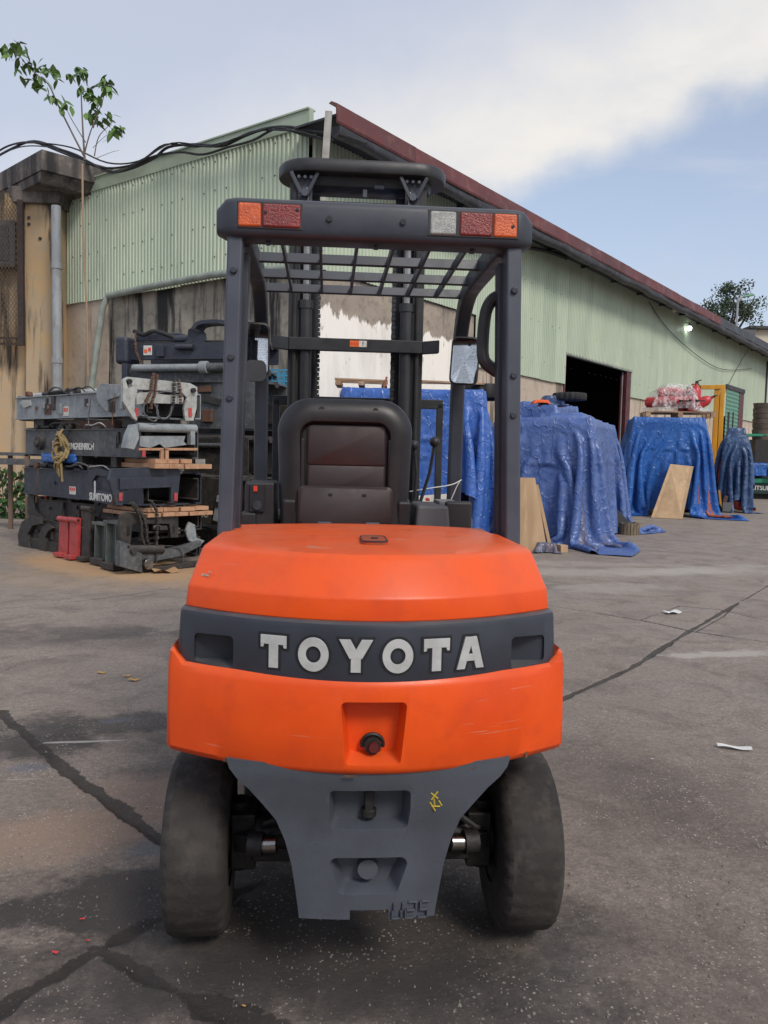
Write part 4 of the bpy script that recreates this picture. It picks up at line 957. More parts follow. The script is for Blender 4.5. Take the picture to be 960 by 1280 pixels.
# ------------------------------------------------------------------ old ochre building on the left
def build_old():
    D = 19.7
    T = thing('old_building', 'old ochre plastered building corner with mouldy concrete canopy and wire mesh window', 'building', at(50, 600, D))
    o = T.location.copy(); X = lambda px, py, d=D: at(px, py, d) - o
    a, b = X(31, 400), X(70, 400); zb, zt = -o.z, at(50, 236, D).z - o.z
    q = B(); n = 7; rings = []
    for i in range(13):
        z = zb + (zt - zb) * i / 12; lean = .012 * math.sin(i * 1.3)
        rings.append([(a.x + lean, a.y, z), (b.x + lean, b.y, z), (b.x + lean, b.y + .7, z), (a.x + lean, a.y + .7, z)])
    q.loft(rings); q.obj('pillar', ochre_m, T, bevel=.03)
    q = B(); q.box(((a.x + b.x) / 2 - .05, a.y + .33, zt - .18), (b.x - a.x + .35, .95, .38), top=(1.18, 1.05)); q.obj('pillar_capital', oldc_m, T, bevel=.03)
    # wall behind the mesh
    w = X(0, 400, D + .5); q = B(); q.box((a.x - 2.0, a.y + .5, (zb + zt) / 2), (4.1, .3, zt - zb)); q.obj('wall', ochre_m, T)
    # canopy: front edge faces right and left of a corner at pixel (52, 190)
    c = X(52, 200, D - 1.0); z1 = at(52, 186, D - 1.0).z - o.z; z0 = z1 - .46
    rr = c + Vector((1.6, 1.5, 0)); lft = c + Vector((-3.2, 3.0, 0))
    P = [(lft.x, lft.y), (c.x, c.y), (rr.x, rr.y), (rr.x - 1.5, rr.y + 2.2), (lft.x + 1.0, lft.y + 3)]
    q = B(); rng_ = [[(x, y, z0) for x, y in P], [(x, y, z1) for x, y in P]]
    rng_[0] = [(x, y, z0 - (.0 if i != 0 else .0)) for i, (x, y) in enumerate(P)]; q.loft(rng_); q.obj('canopy', oldc_m, T, bevel=.02, smooth=0)
    q = B(); P2 = [(x * 1.0 + .05, y + .02) for x, y in P]; q.loft([[(x - .15, y + .2, z0 - .22) for x, y in P], [(x - .02, y + .05, z0 - .003) for x, y in P]]); q.obj('canopy_beam', oldc_m, T, bevel=.02, smooth=0)
    # wire mesh screen with its steel frame
    fx0, fx1 = X(-40, 300, D - .12), X(26, 300, D - .12); zz0, zz1 = X(20, 432, D - .12).z, X(20, 250, D - .12).z
    fr = B(); fr.box(((fx1.x), fx1.y, (zz0 + zz1) / 2), (.13, .10, zz1 - zz0)).box(((fx0.x + fx1.x) / 2, fx1.y + .03, zz0 + .04), (fx1.x - fx0.x, .04, .05)).box(((fx0.x + fx1.x) / 2, fx1.y + .03, zz0 + .18), (fx1.x - fx0.x, .04, .05))
    f = fr.obj('mesh_frame', mat('rusty_frame', (.05, .032, .026), (.03, .025, .025), scale=8, rough=.8), T)
    wm = B(); st = .085; h = zz1 - zz0; x0 = fx0.x; wd = fx1.x - fx0.x
    for i in range(-int(h / st), int(wd / st) + 1):
        for sgn in (1, -1):
            xa = x0 + i * st if sgn > 0 else x0 + wd - i * st; za = 0; xb = xa + sgn * h * .62; zb_ = h
            # clip to the frame
            pts = []
            for tt in np.linspace(0, 1, 60):
                x = xa + (xb - xa) * tt
                if x0 <= x <= x0 + wd: pts.append((x, tt * h))
            if len(pts) > 1: wm.tube([(pts[0][0], fx1.y + .012 * sgn, zz0 + pts[0][1]), (pts[-1][0], fx1.y + .012 * sgn, zz0 + pts[-1][1])], .007, 3)
    w_ = wm.obj('wire_mesh', mat('rusty_wire', (.10, .07, .05), rough=.8), f, smooth=0); w_['kind'] = 'stuff'
    # shuttered window and its sill
    s0, s1 = X(-30, 275, D + .3), X(20, 333, D + .3)
    B().box(((s0.x + s1.x) / 2, a.y + .30, (s0.z + s1.z) / 2), (s1.x - s0.x, .08, s0.z - s1.z)).obj('window_frame', mat('dark_window_frame', (.11, .10, .10), rough=.6), T)
    B().box(((s0.x + s1.x) / 2 - .1, a.y + .25, (s0.z + s1.z) / 2), (s1.x - s0.x - .1, .02, s0.z - s1.z - .25)).obj('window_shutter', mat('dusty_dark_glass', (.05, .05, .055), (.08, .075, .075), rough=.4), T)
    B().box(((s0.x + s1.x) / 2, a.y + .15, s1.z - .05), (s1.x - s0.x + .2, .4, .09)).obj('window_sill', oldc_m, T, bevel=.01)
    # hook and old bolts on the pillar
    B().tube([X(66, 352, D - .03), X(69, 340, D - .1), X(71, 326, D - .12)], .035, 6).obj('hook', soffit_m, T)
    for p in ((36, 272), (36, 280), (50, 298)): B().cyl(X(*p, D + .02), X(*p, D - .03), .04, seg=8).obj('bolt', soffit_m, T)
    return T
build_old()
leaf_m = mat('young_leaf', (.085, .165, .035), (.12, .21, .05), scale=20, rough=.45, objvar=.3)
leaf_d = mat('ivy_leaf', (.022, .062, .014), (.035, .085, .02), scale=20, rough=.4, objvar=.3)
stem_m = mat('sapling_stem', (.16, .125, .10), (.11, .09, .07), rough=.8)
def leaf_mesh(name, L_, W2, m, fold=.15):
    pr = [(0, 0), (.25, .8), (.5, 1), (.78, .55), (1, 0)]; V = []; Fc = []
    for x, w in pr: V += [(x * L_, -w * W2, fold * w * W2 - .12 * x * x * L_), (x * L_, 0, -.12 * x * x * L_), (x * L_, w * W2, fold * w * W2 - .12 * x * x * L_)]
    for i in range(len(pr) - 1):
        a = i * 3; Fc += [(a, a + 3, a + 4, a + 1), (a + 1, a + 4, a + 5, a + 2)]
    me = bpy.data.meshes.new(name); me.from_pydata(V, [], Fc); me.materials.append(m); me.polygons.foreach_set('use_smooth', [True] * len(Fc)); return me
def build_sapling():
    D = 17.2; base = at(106, 200, D); T = thing('sapling', 'thin sapling with few maple like leaves growing out of the canopy against the sky', 'tree', base)
    X = lambda x, y, d=0: at(x, y, D + d) - base
    st = B()
    for pl, r in (([(106, 200), (104, 170), (102, 130), (101, 108)], .025), ([(105, 195), (92, 170), (72, 130), (60, 105), (40, 88), (18, 62)], .022), ([(106, 190), (113, 165), (125, 135), (133, 110)], .016), ([(107, 178), (90, 150), (84, 138)], .012), ([(118, 195), (123, 172), (135, 158), (143, 150)], .012), ([(116, 185), (132, 170), (150, 162)], .006), ([(120, 198), (140, 190), (149, 188)], .006), ([(133, 165), (136, 172), (128, 178)], .005)):
        P = smooth_path([X(x, y) for x, y in pl], 4); st.tube(P, [r * (1 - .7 * i / len(P)) for i in range(len(P))], 6)
    st.obj('trunk', stem_m, T)
    me = leaf_mesh('leaf', .25, .062, leaf_m)
    cl = [(10, 55, 5), (14, 66, 4), (24, 72, 5), (30, 60, 3), (36, 80, 6), (22, 86, 3), (46, 92, 5), (40, 100, 3), (55, 82, 5), (64, 86, 5), (52, 108, 4), (62, 118, 3), (72, 122, 4), (82, 130, 3), (96, 88, 6), (104, 92, 5), (88, 96, 3), (103, 108, 4), (112, 116, 6), (122, 122, 4), (130, 100, 6), (136, 110, 6), (124, 106, 3), (118, 136, 5), (128, 146, 4), (110, 144, 4), (138, 142, 3), (145, 158, 6), (140, 164, 3), (18, 50, 3), (68, 95, 3), (120, 150, 3)]
    for x, y, n in cl:
        c = X(x, y, random.uniform(-.3, .3))
        for i in range(int(n * 1.7)):
            a = random.uniform(0, 6.28); el = random.uniform(-1.25, -.1)
            o = link('leaf', me, None, T, c + Vector((random.gauss(0, .05), random.gauss(0, .05), random.gauss(0, .05))), (random.uniform(-.8, .8), -el, a)); s = random.uniform(.65, 1.15); o.scale = (s, s, s)
build_sapling()
tubething('thin_rod', 'thin brown rod hanging down in front of the green corrugated wall', 'rod', [at(103, 205, 17), at(104, 290, 17), at(107, 360, 17), at(109, 398, 17), at(110, 470, 17)], .022, mat('bamboo_brown', (.33, .22, .14), rough=.7))

# ------------------------------------------------------------------ tarpaulins (draped by a small cloth solver)
def drape(boxes, size, res, centre=(0, 0), rot=0, steps=170, iters=10, seed=1, grip=.4):
    """cloth laid over boxes (x0,x1,y0,y1,h) and let fall; returns grid positions"""
    nx, ny = res; lx, ly = size; r = np.random.default_rng(seed)
    u = np.linspace(-lx / 2, lx / 2, nx); v = np.linspace(-ly / 2, ly / 2, ny); U, V = np.meshgrid(u, v, indexing='ij')
    hmax = max(b[4] for b in boxes); c, s = math.cos(rot), math.sin(rot)
    P = np.stack([centre[0] + U * c - V * s, centre[1] + U * s + V * c, np.full_like(U, hmax + .04) + fbm(nx, ny, 4, 3, .5, seed) * .05], -1)
    Q = P.copy(); dx, dy = u[1] - u[0], v[1] - v[0]; dd = math.hypot(dx, dy)
    def con(P, a, b, L, k=.5, one=False):
        d = P[b] - P[a]; l = np.sqrt((d * d).sum(-1, keepdims=True)) + 1e-9
        e = (l - L) / l * d * k
        if one: e = np.where(l < L, e, 0)
        P[a] += e; P[b] -= e
    sl = np.s_
    def chains(st, L, ax):
        out = []
        for o in range(2 * st):
            n = nx if ax == 0 else ny
            ia = np.array([i for i in range(n - st) if (i // st) % 2 == o % 2 and True]) if o < 2 else None
            if ia is None or len(ia) == 0: continue
            out.append(((ia, slice(None)), (ia + st, slice(None)), L) if ax == 0 else ((slice(None), ia), (slice(None), ia + st), L))
        return out
    C1 = chains(1, dx, 0) + chains(1, dy, 1)
    C4 = chains(4, dx * 4, 0) + chains(4, dy * 4, 1) + chains(12, dx * 12, 0) + chains(12, dy * 12, 1)
    C2 = chains(2, dx * 2, 0) + chains(2, dy * 2, 1)
    def stretch_only(P, a, b, L):
        d = P[b] - P[a]; l = np.sqrt((d * d).sum(-1, keepdims=True)) + 1e-9
        e = np.where(l > L, (l - L) / l, 0) * d * .5; P[a] += e; P[b] -= e
    def diag(P):
        for o in (0, 1):
            a = (slice(o, nx - 1, 2), slice(0, ny - 1)); b = (slice(o + 1, nx, 2), slice(1, ny))
            con(P, a, b, dd, .35)
            a = (slice(o, nx - 1, 2), slice(1, ny)); b = (slice(o + 1, nx, 2), slice(0, ny - 1))
            con(P, a, b, dd, .35)
    th = .025
    for st in range(steps):
        vel = (P - Q) * .985; Q = P.copy(); P = P + vel; P[..., 2] -= .010
        P[..., :2] += (r.random((nx, ny, 2)) - .5) * .0015
        P0 = Q.copy()
        for it in range(iters):
            if it % 3 == 0:
                for a, b, L in C4: stretch_only(P, a, b, L)
            for a, b, L in C1: con(P, a, b, L)
            diag(P)
            for a, b, L in C2: con(P, a, b, L, .10, True)
            for (x0, x1, y0, y1, h) in boxes:
                x, y, z = P[..., 0], P[..., 1], P[..., 2]
                ins = (x > x0 - th) & (x < x1 + th) & (y > y0 - th) & (y < y1 + th) & (z < h + th)
                if not ins.any(): continue
                D = np.stack([x - (x0 - th), (x1 + th) - x, y - (y0 - th), (y1 + th) - y, (h + th) - z], -1)
                k = D.argmin(-1); k = np.where(P0[..., 2] > h + th - .03, 4, k)
                P[..., 0] = np.where(ins & (k == 0), x0 - th, np.where(ins & (k == 1), x1 + th, x))
                P[..., 1] = np.where(ins & (k == 2), y0 - th, np.where(ins & (k == 3), y1 + th, y))
                top = ins & (k == 4); P[..., 2] = np.where(top, h + th, z)
                fr = np.where(top, grip, .35)[..., None]
                Q[..., :2] = np.where(ins[..., None], Q[..., :2] * (1 - fr) + P[..., :2] * fr, Q[..., :2])
                P[..., :2] = np.where(top[..., None], P0[..., :2] * grip * .8 + P[..., :2] * (1 - grip * .8), P[..., :2])
            gr = P[..., 2] < .012; P[..., 2] = np.where(gr, .012, P[..., 2])
            Q[..., :2] = np.where(gr[..., None], P[..., :2] * .8 + Q[..., :2] * .2, Q[..., :2])
    return P
def crumple(P, amp, cells, seed, ridge=True):
    nx, ny, _ = P.shape
    T1 = np.gradient(P, axis=0); T2 = np.gradient(P, axis=1); n = np.cross(T1, T2); n /= np.linalg.norm(n, axis=-1, keepdims=True) + 1e-9
    f = fbm(nx, ny, cells, 4, .6, seed); g = fbm(nx, ny, cells * 1.7, 3, .6, seed + 1)
    k = (-np.abs(f) * 2 + .35 if ridge else f) + .5 * (-np.abs(g) * 2 + .3)
    return P + n * (k * amp)[..., None]
def refine(P, k=2):
    def up(A):
        n = A.shape[0]; out = np.empty((2 * n - 1,) + A.shape[1:]); out[::2] = A
        pad = np.concatenate([2 * A[:1] - A[1:2], A, 2 * A[-1:] - A[-2:-1]])
        out[1::2] = (-pad[:-3] + 9 * pad[1:-2] + 9 * pad[2:-1] - pad[3:]) / 16; return out
    for _ in range(k): P = up(P); P = np.swapaxes(up(np.swapaxes(P, 0, 1)), 0, 1)
    return P
def tarpmat(name, c, c2, fade, under=(.35, .09, .05), lining=True, gl=.34):
    M = bpy.data.materials.new(name); M.use_nodes = True; t = M.node_tree; L = t.links.new; P = t.nodes['Principled BSDF']
    tc = N(t, 'ShaderNodeTexCoord'); O = tc.outputs['Object']
    def nz(s, d=6, r=.62, st=(1, 1, 1), dist=0):
        mp = N(t, 'ShaderNodeMapping'); mp.inputs['Scale'].default_value = st; L(O, mp.inputs[0])
        n = N(t, 'ShaderNodeTexNoise'); n.inputs['Scale'].default_value = s; n.inputs['Detail'].default_value = d; n.inputs['Roughness'].default_value = r; n.inputs['Distortion'].default_value = dist; L(mp.outputs[0], n.inputs[0]); return n.outputs[0]
    def rmp(x, a, bb, lo=0, hi=1):
        n = N(t, 'ShaderNodeMapRange'); L(x, n.inputs[0])
        for i, v in enumerate((a, bb, lo, hi)): n.inputs[i + 1].default_value = v
        return n.outputs[0]
    def mix(f, a, c):
        n = N(t, 'ShaderNodeMix', data_type='RGBA'); L(f, n.inputs[0])
        for k, x in ((6, a), (7, c)):
            if isinstance(x, tuple): n.inputs[k].default_value = (*x, 1)
            else: L(x, n.inputs[k])
        return n.outputs[2]
    col = mix(rmp(nz(1.2), .38, .62), c, c2); col = mix(rmp(nz(9, 9, .75, dist=.6), .50, .72, 0, .55), col, fade)
    col = mix(rmp(nz(1.6, 8, .7), .60, .74, 0, .55), col, (.20, .19, .20))
    if lining:
        g = N(t, 'ShaderNodeNewGeometry'); col = mix(g.outputs['Backfacing'], col, under)
    L(col, P.inputs['Base Color']); L(rmp(nz(6), .3, .7, gl - .08, gl + .14), P.inputs['Roughness'])
    bp = N(t, 'ShaderNodeBump'); bp.inputs['Strength'].default_value = .75; bp.inputs['Distance'].default_value = .045
    vo = N(t, 'ShaderNodeTexVoronoi', feature='DISTANCE_TO_EDGE'); vo.inputs['Scale'].default_value = 3.4
    mp = N(t, 'ShaderNodeMapping'); mp.inputs['Scale'].default_value = (1, 1, .62); n = N(t, 'ShaderNodeTexNoise'); n.inputs['Scale'].default_value = 4; L(O, n.inputs[0])
    ad = N(t, 'ShaderNodeVectorMath', operation='MULTIPLY_ADD'); L(n.outputs['Color'], ad.inputs[0]); ad.inputs[1].default_value = (.35, .35, .35); L(O, ad.inputs[2]); L(ad.outputs[0], mp.inputs[0]); L(mp.outputs[0], vo.inputs[0])
    am = N(t, 'ShaderNodeMath', operation='MULTIPLY_ADD'); L(rmp(vo.outputs['Distance'], 0, .05), am.inputs[0]); am.inputs[1].default_value = -.22; L(rmp(nz(9, 4, .55, dist=.6), 0, 1, 0, .32), am.inputs[2])
    rg = []
    for s_, st_ in ((1.9, (1, 1, .6)), (4.6, (1, 1, .8))):     # sharp little creases: folded noise
        a1 = N(t, 'ShaderNodeMath', operation='SUBTRACT'); L(nz(s_, 2.5, .45, st_, 1.1), a1.inputs[0]); a1.inputs[1].default_value = .5
        a2 = N(t, 'ShaderNodeMath', operation='ABSOLUTE'); L(a1.outputs[0], a2.inputs[0]); rg.append(a2.outputs[0])
    a3 = N(t, 'ShaderNodeMath', operation='MULTIPLY_ADD'); L(rg[1], a3.inputs[0]); a3.inputs[1].default_value = .40; L(rg[0], a3.inputs[2])
    a4 = N(t, 'ShaderNodeMath', operation='MULTIPLY_ADD'); L(a3.outputs[0], a4.inputs[0]); a4.inputs[1].default_value = -1.0; L(am.outputs[0], a4.inputs[2])
    L(a4.outputs[0], bp.inputs['Height']); L(bp.outputs[0], P.inputs['Normal']); return M
tarp_b = tarpmat('faded_blue_tarpaulin', (.055, .105, .30), (.075, .135, .35), (.20, .26, .40), under=(.12, .13, .22))
tarp_a = tarpmat('blue_tarpaulin', (.028, .095, .36), (.045, .13, .44), (.15, .22, .42), under=(.09, .12, .28))
tarp_c = tarpmat('bright_blue_tarpaulin', (.010, .075, .30), (.016, .11, .40), (.05, .16, .38), gl=.38)
tarp_d = tarpmat('navy_tarpaulin', (.022, .05, .13), (.04, .09, .20), (.09, .15, .26), under=(.40, .05, .04))
def tarp(name, label, loc, rz, boxes, size, res, m, cr=.012, group='tarpaulins over stored machines', **kw):
    P = drape(boxes, size, res, **kw); P = refine(P, 2); P = crumple(P, cr, 9, kw.get('seed', 1)); P = crumple(P, cr * .30, 22, kw.get('seed', 1) + 70); nx, ny, _ = P.shape
    P[..., 2] = np.maximum(P[..., 2], .006)
    o = pyarr(name, P.reshape(-1, 3), gridfaces(nx, ny)[:, ::-1] if False else gridfaces(nx, ny), m); o.location = loc; o.rotation_euler = (0, 0, rz)
    return setp(o, label, 'tarpaulin', group)
wood = mat('raw_plywood', (.46, .31, .18), (.38, .25, .14), (.52, .37, .23), scale=3, stretch=(1, 1, .15), rough=.75, bump=.15, bscale=30, spots=(.28, .17, .09), spot_scale=7, spot_lo=.68)
wood2 = mat('weathered_plank', (.40, .25, .14), (.30, .19, .11), (.5, .36, .24), scale=4, stretch=(.3, 1, 1), rough=.85, bump=.3, bscale=40)
RB = R(-25)       # the row of covered machines stands askew to the truck
def tyre(label, cat, loc, r, w, rot, group=None, ri=.55, seg=40, lug=2):
    T = thing('tyre', label, cat, loc, 0, group, rot)
    pr = [(-w * .30, r * ri), (-w * .46, r * (ri + .1)), (-w * .5, r * .82), (-w * .46, r * .96), (-w * .3, r), (0, r * 1.0), (w * .3, r), (w * .46, r * .96), (w * .5, r * .82), (w * .46, r * (ri + .1)), (w * .30, r * ri)]
    b = B(); rs = []
    for i in range(seg * 2):
        a = math.pi * i / seg; k = (i // 1) % (lug * 2) < lug
        rs.append(b.ring([(math.cos(a) * (rr * (1 if not (3 <= j <= 7 and k) else .955)), math.sin(a) * (rr * (1 if not (3 <= j <= 7 and k) else .955)), z) for j, (z, rr) in enumerate(pr)]))
    for i in range(len(rs)): b.bridge(rs[i], rs[(i + 1) % len(rs)], closed=True)
    b.obj('tread', rubber_d, T, smooth=30); return T

# behind the truck: nearest covered machine
pA = gnd(560, 672)
tarp('tarpaulin', 'bright blue tarpaulin draped over a machine directly behind the forklift mast and seat', (.15, 13.6, 0), RB * .25, [(-.85, 1.50, -.2, 2.6, 2.46), (-.95, -.1, .1, 2.2, 2.50)], (6.4, 6.2), (88, 88), tarp_a, centre=(.4, 1.2), rot=.1, seed=3)
tarp('tarpaulin', 'blue tarpaulin filling the gap between the two largest tarpaulins, set back', (2.75, 16.2, 0), RB, [(-.5, .7, 0, 2, 2.5)], (5.6, 6.2), (64, 72), tarp_b, centre=(.1, 1.0), rot=.3, seed=5)
# large faded tarpaulin in front of the door
tarp('tarpaulin', 'large faded blue tarpaulin with deep folds covering a machine in front of the dark doorway', (2.62, 13.05, 0), RB * .9, [(-.62, .72, 0, 3.1, 2.02), (.0, .5, .3, 1.6, 2.12)], (5.2, 6.8), (88, 110), tarp_b, cr=.016, centre=(.02, 1.35), rot=-.06, seed=8)
# right: bright tarpaulin below the pallet
pC = gnd(842, 646)
tarp('tarpaulin', 'saturated blue tarpaulin hanging in long folds below the pallet of fire extinguishers', (7.35, 20.6, 0), R(-12), [(-.98, .80, 0, 1.9, 2.50)], (5.9, 6.2), (100, 92), tarp_c, cr=.012, centre=(-.08, .85), rot=.03, seed=11)
tarp('tarpaulin', 'crumpled navy tarpaulin with red lining hanging over a narrow machine beside the yellow mast', (10.0, 22.9, 0), R(-20), [(-.30, .30, 0, 1.0, 2.1), (-.22, .22, .2, .8, 2.38)], (3.3, 4.6), (54, 74), tarp_d, cr=.026, centre=(-.03, .5), rot=.2, seed=14, grip=.9)
# machine bits that show under the hems
def leftovers():
    T = tyre('knobbly grey wheel half hidden under the blue tarpaulin behind the forklift', 'wheel', (gnd(612, 668).x, gnd(612, 668).y, .26), .27, .18, (R(90), 0, R(25)), ri=.45)
    B().cyl((0, 0, -.06), (0, 0, .06), .14, .14, 20).cyl((0, 0, .06), (0, 0, .10), .05, .05, 12).obj('rim', mat('dusty_rim', (.22, .19, .15), rough=.8), T)
    p = at(609, 492, 14.6); tyre('large black tyre lying on the tarpaulin just left of the right rear pillar', 'tyre', (p.x, p.y, p.z + .02), .46, .26, (0, 0, 0), 'tyres lying on tarpaulins')
    p = at(712, 496, 14.3); tyre('black tyre lying flat on top of the large faded tarpaulin by the door', 'tyre', (p.x, p.y, p.z), .30, .13, (0, 0, 0), 'tyres lying on tarpaulins')
    # rag and orange cloth on top
    p = at(692, 500, 14.3)
    P = drape([(-.16, .12, -.1, .16, .16)], (.75, .6), (26, 22), steps=60, seed=21); o = pyarr('rag', crumple(P, .02, 5, 3).reshape(-1, 3), gridfaces(26, 22), tarp_d); o.location = (p.x, p.y, p.z - .12); setp(o, 'dark blue bundled rag left of the tyre on the large tarpaulin', 'cloth')
    p = at(676, 503, 14.1); P = drape([(-.1, .1, -.08, .08, .06)], (.36, .3), (16, 14), steps=40, seed=22); o = pyarr('orange_cloth', crumple(P, .012, 5, 3).reshape(-1, 3), gridfaces(16, 14), mat('orange_cloth', (.75, .12, .03), rough=.8)); o.location = (p.x, p.y, p.z - .05); setp(o, 'small bright orange cloth on the tarpaulin beside the dark rag', 'cloth')
    # wooden pallet pieces on the nearest tarpaulin
    p = at(452, 482, 14.2); T = thing('wooden_pallet', 'broken brown wooden pallet lying on the blue tarpaulin behind the mast', 'pallet', p)
    for i in range(3): B().box((0, i * .25 - .2, .08), (.92, .10, .03), (0, R(1), 0)).obj('plank', wood2, T)
    for x in (-.4, 0, .4): B().box((x, .1, .02), (.10, .7, .07)).obj('block', wood2, T)
    B().box((.40, -.30, -.03), (.035, .03, .34), (R(8), R(14), 0)).obj('brace', mat('red_brown_wood', (.32, .12, .07), rough=.8), T)
    p = at(560, 478, 14.0); T = thing('wooden_board', 'thin brown board lying across the blue tarpaulin right of the mast', 'board', p); B().box((0, 0, 0), (1.15, .12, .03), (0, R(.5), R(8))).obj('plank', wood2, T); B().box((.1, .16, .0), (1.1, .1, .03), (0, R(-.5), R(4))).obj('plank', wood2, T)
    # plywood sheets
    p = gnd(668, 692); T = thing('plywood_board', 'pale plywood board leaning on the faded tarpaulin beside the right pillar', 'board', (p.x, p.y + .15, 0))
    s = at(652, 596, 12.1).z; B().prism([(-.55, .01), (.22, .01), (.02, s), (-.55, s)], 0, .018, 'y').obj('board', wood, T, rot=(R(-6), 0, 0))
    p2 = gnd(686, 690); T = thing('plywood_strip', 'narrow plywood strip leaning in front of the larger plywood board', 'board', (p2.x, p2.y - .05, 0)); B().box((-.09, .1, .50), (.05, .10, 1.02), (R(-8), R(-13), 0)).obj('strip', wood, T, bevel=.003)
    q = [(838, 580), (867, 583), (853, 650), (814, 643)]
    P = [at(x, y, d) for (x, y), d in zip(q, (20.35, 20.35, 19.45, 19.75))]; P[2].z = max(0.01, 0.01); P[3].z = .01
    T = thing('plywood_sheet', 'square of bare plywood propped against the saturated blue tarpaulin', 'board', (P[3].x, P[3].y, 0)); b = B(); O_ = Vector(T.location); n = (P[1] - P[0]).cross(P[3] - P[0]).normalized() * .03
    b.loft([[p_ - O_ for p_ in P], [p_ - O_ + n for p_ in P]]); b.obj('board', wood, T)
    # bucket
    p = gnd(808, 641); T = thing('bucket', 'dirty pale plastic bucket standing left of the leaning plywood sheet', 'bucket', p); b = B(); b.cyl((0, 0, 0), (0, 0, .34), .15, .19, 24, cap=True).cyl((0, 0, .31), (0, 0, .345), .20, .20, 24); b.obj('pail', mat('dirty_white_plastic', (.34, .31, .27), (.24, .21, .18), rough=.6), T); B().cyl((0, 0, .345), (0, 0, .36), .165, .165, 24).obj('lid', mat('grey_lid', (.2, .19, .18), rough=.7), T); k = B(); k.cyl((.0, 0, .36), (.02, 0, .43), .07, .05, 12); k.obj('rag', mat('pale_rag', (.5, .5, .48), rough=.9), T)
    # black flap and drum ring at the foot of the faded tarpaulin
    p = gnd(770, 668); T = thing('rubber_sheet', 'stiff black rubber sheet leaning at the right foot of the faded tarpaulin', 'mat', (p.x, p.y, 0)); B().prism([(-.26, .46), (-.12, .62), (.34, .16), (.18, .0)], 0, .05, 'y').obj('sheet', mat('black_rubber_sheet', (.018, .019, .024), rough=.5), T, rot=(R(-8), 0, 0), bevel=.006)
    p = gnd(786, 668); T = thing('drum_ring', 'short brown striped section of log on the ground beside the black rubber sheet', 'log', (p.x, p.y, 0)); b = B()
    for i in range(20):
        a = 2 * math.pi * i / 20; b.box((math.cos(a) * .17, math.sin(a) * .17, .11), (.05, .05, .22 + .01 * (i % 3)), (0, 0, a))
    b.cyl((0, 0, 0), (0, 0, .14), .16, .16, 20); b.obj('staves', mat('mossy_bark', (.20, .15, .10), (.10, .085, .06), (.3, .26, .2), scale=14, rough=.9), T, smooth=0)
    p = gnd(702, 690); setp(B().box((0, 0, .055), (.12, .16, .11)).obj('wood_block', wood, None, bevel=.004, loc=(p.x, p.y, 0), rot=(0, 0, .3)), 'small cut block of pale wood on the ground below the faded tarpaulin', 'wood block')
    p = gnd(680, 690); P = drape([(-.09, .12, -.1, .1, .12)], (.62, .5), (26, 22), steps=60, seed=31); o = pyarr('crumpled_cloth', crumple(P, .03, 5, 3).reshape(-1, 3), gridfaces(26, 22), tarpmat('grey_blue_cloth', (.07, .09, .14), (.12, .14, .19), (.5, .12, .07), lining=False)); o.location = (p.x, p.y, 0); setp(o, 'small crumpled blue and red cloth dropped at the foot of the plywood board', 'cloth')
    # litter
    def litter(px, py, w, h, rz, m, label, cat, bend=.3, name='paper'):
        p = gnd(px, py); P = []
        for i in range(9):
            for j in range(4):
                x, y = (i / 8 - .5) * w, (j / 3 - .5) * h * (1 - .5 * abs(i / 8 - .5)); P.append((x, y, .006 + bend * h * (math.sin(i * .8 + j * .4) + 1) * .35))
        o = pyarr(name, P, gridfaces(9, 4), m); o.location = p; o.rotation_euler = (0, 0, rz); setp(o, label, cat)
    pw = mat('white_paper', (.72, .72, .70), (.6, .6, .58), scale=20, rough=.8)
    litter(918, 936, .155, .045, -.25, pw, 'narrow white scrap of paper on the concrete near the right edge', 'paper')
    litter(840, 767, .17, .10, .5, pw, 'white scrap of paper lying where the yard cracks cross', 'paper')
    litter(206, 716, .28, .22, .6, mat('dry_leaf', (.42, .25, .12), rough=.8), 'dry brown leaf lying in front of the stacked masts', 'leaf', name='dry_leaf')
    yl = mat('yellow_leaf', (.55, .30, .07), rough=.8); rd = mat('red_petal', (.62, .05, .05), rough=.7)
    for px, py, w, m_, lab, n_ in ((127, 842, .05, yl, 'leftmost of the small yellow scraps on the concrete left of the truck', 'yellow_scrap'), (158, 846, .04, yl, 'middle yellow scrap on the concrete left of the truck', 'yellow_scrap'), (167, 851, .06, yl, 'rightmost and largest yellow scrap left of the truck', 'yellow_scrap'),
                               (69, 1193, .018, rd, 'largest red petal near the bottom left', 'red_petal'), (103, 1151, .014, rd, 'red petal nearest to the left wheel', 'red_petal'), (110, 1178, .010, rd, 'smallest red petal between the other two', 'red_petal'), (305, 1260, .01, yl, 'tiny orange chip near the bottom edge', 'yellow_scrap')):
        litter(px, py, w, w * .6, random.uniform(-.6, .6), m_, lab, 'scrap', name=n_)
    litter(815, 950, .012, .008, 0, pw, 'tiny white chip on the concrete right of the truck', 'scrap', name='white_chip')
leftovers()
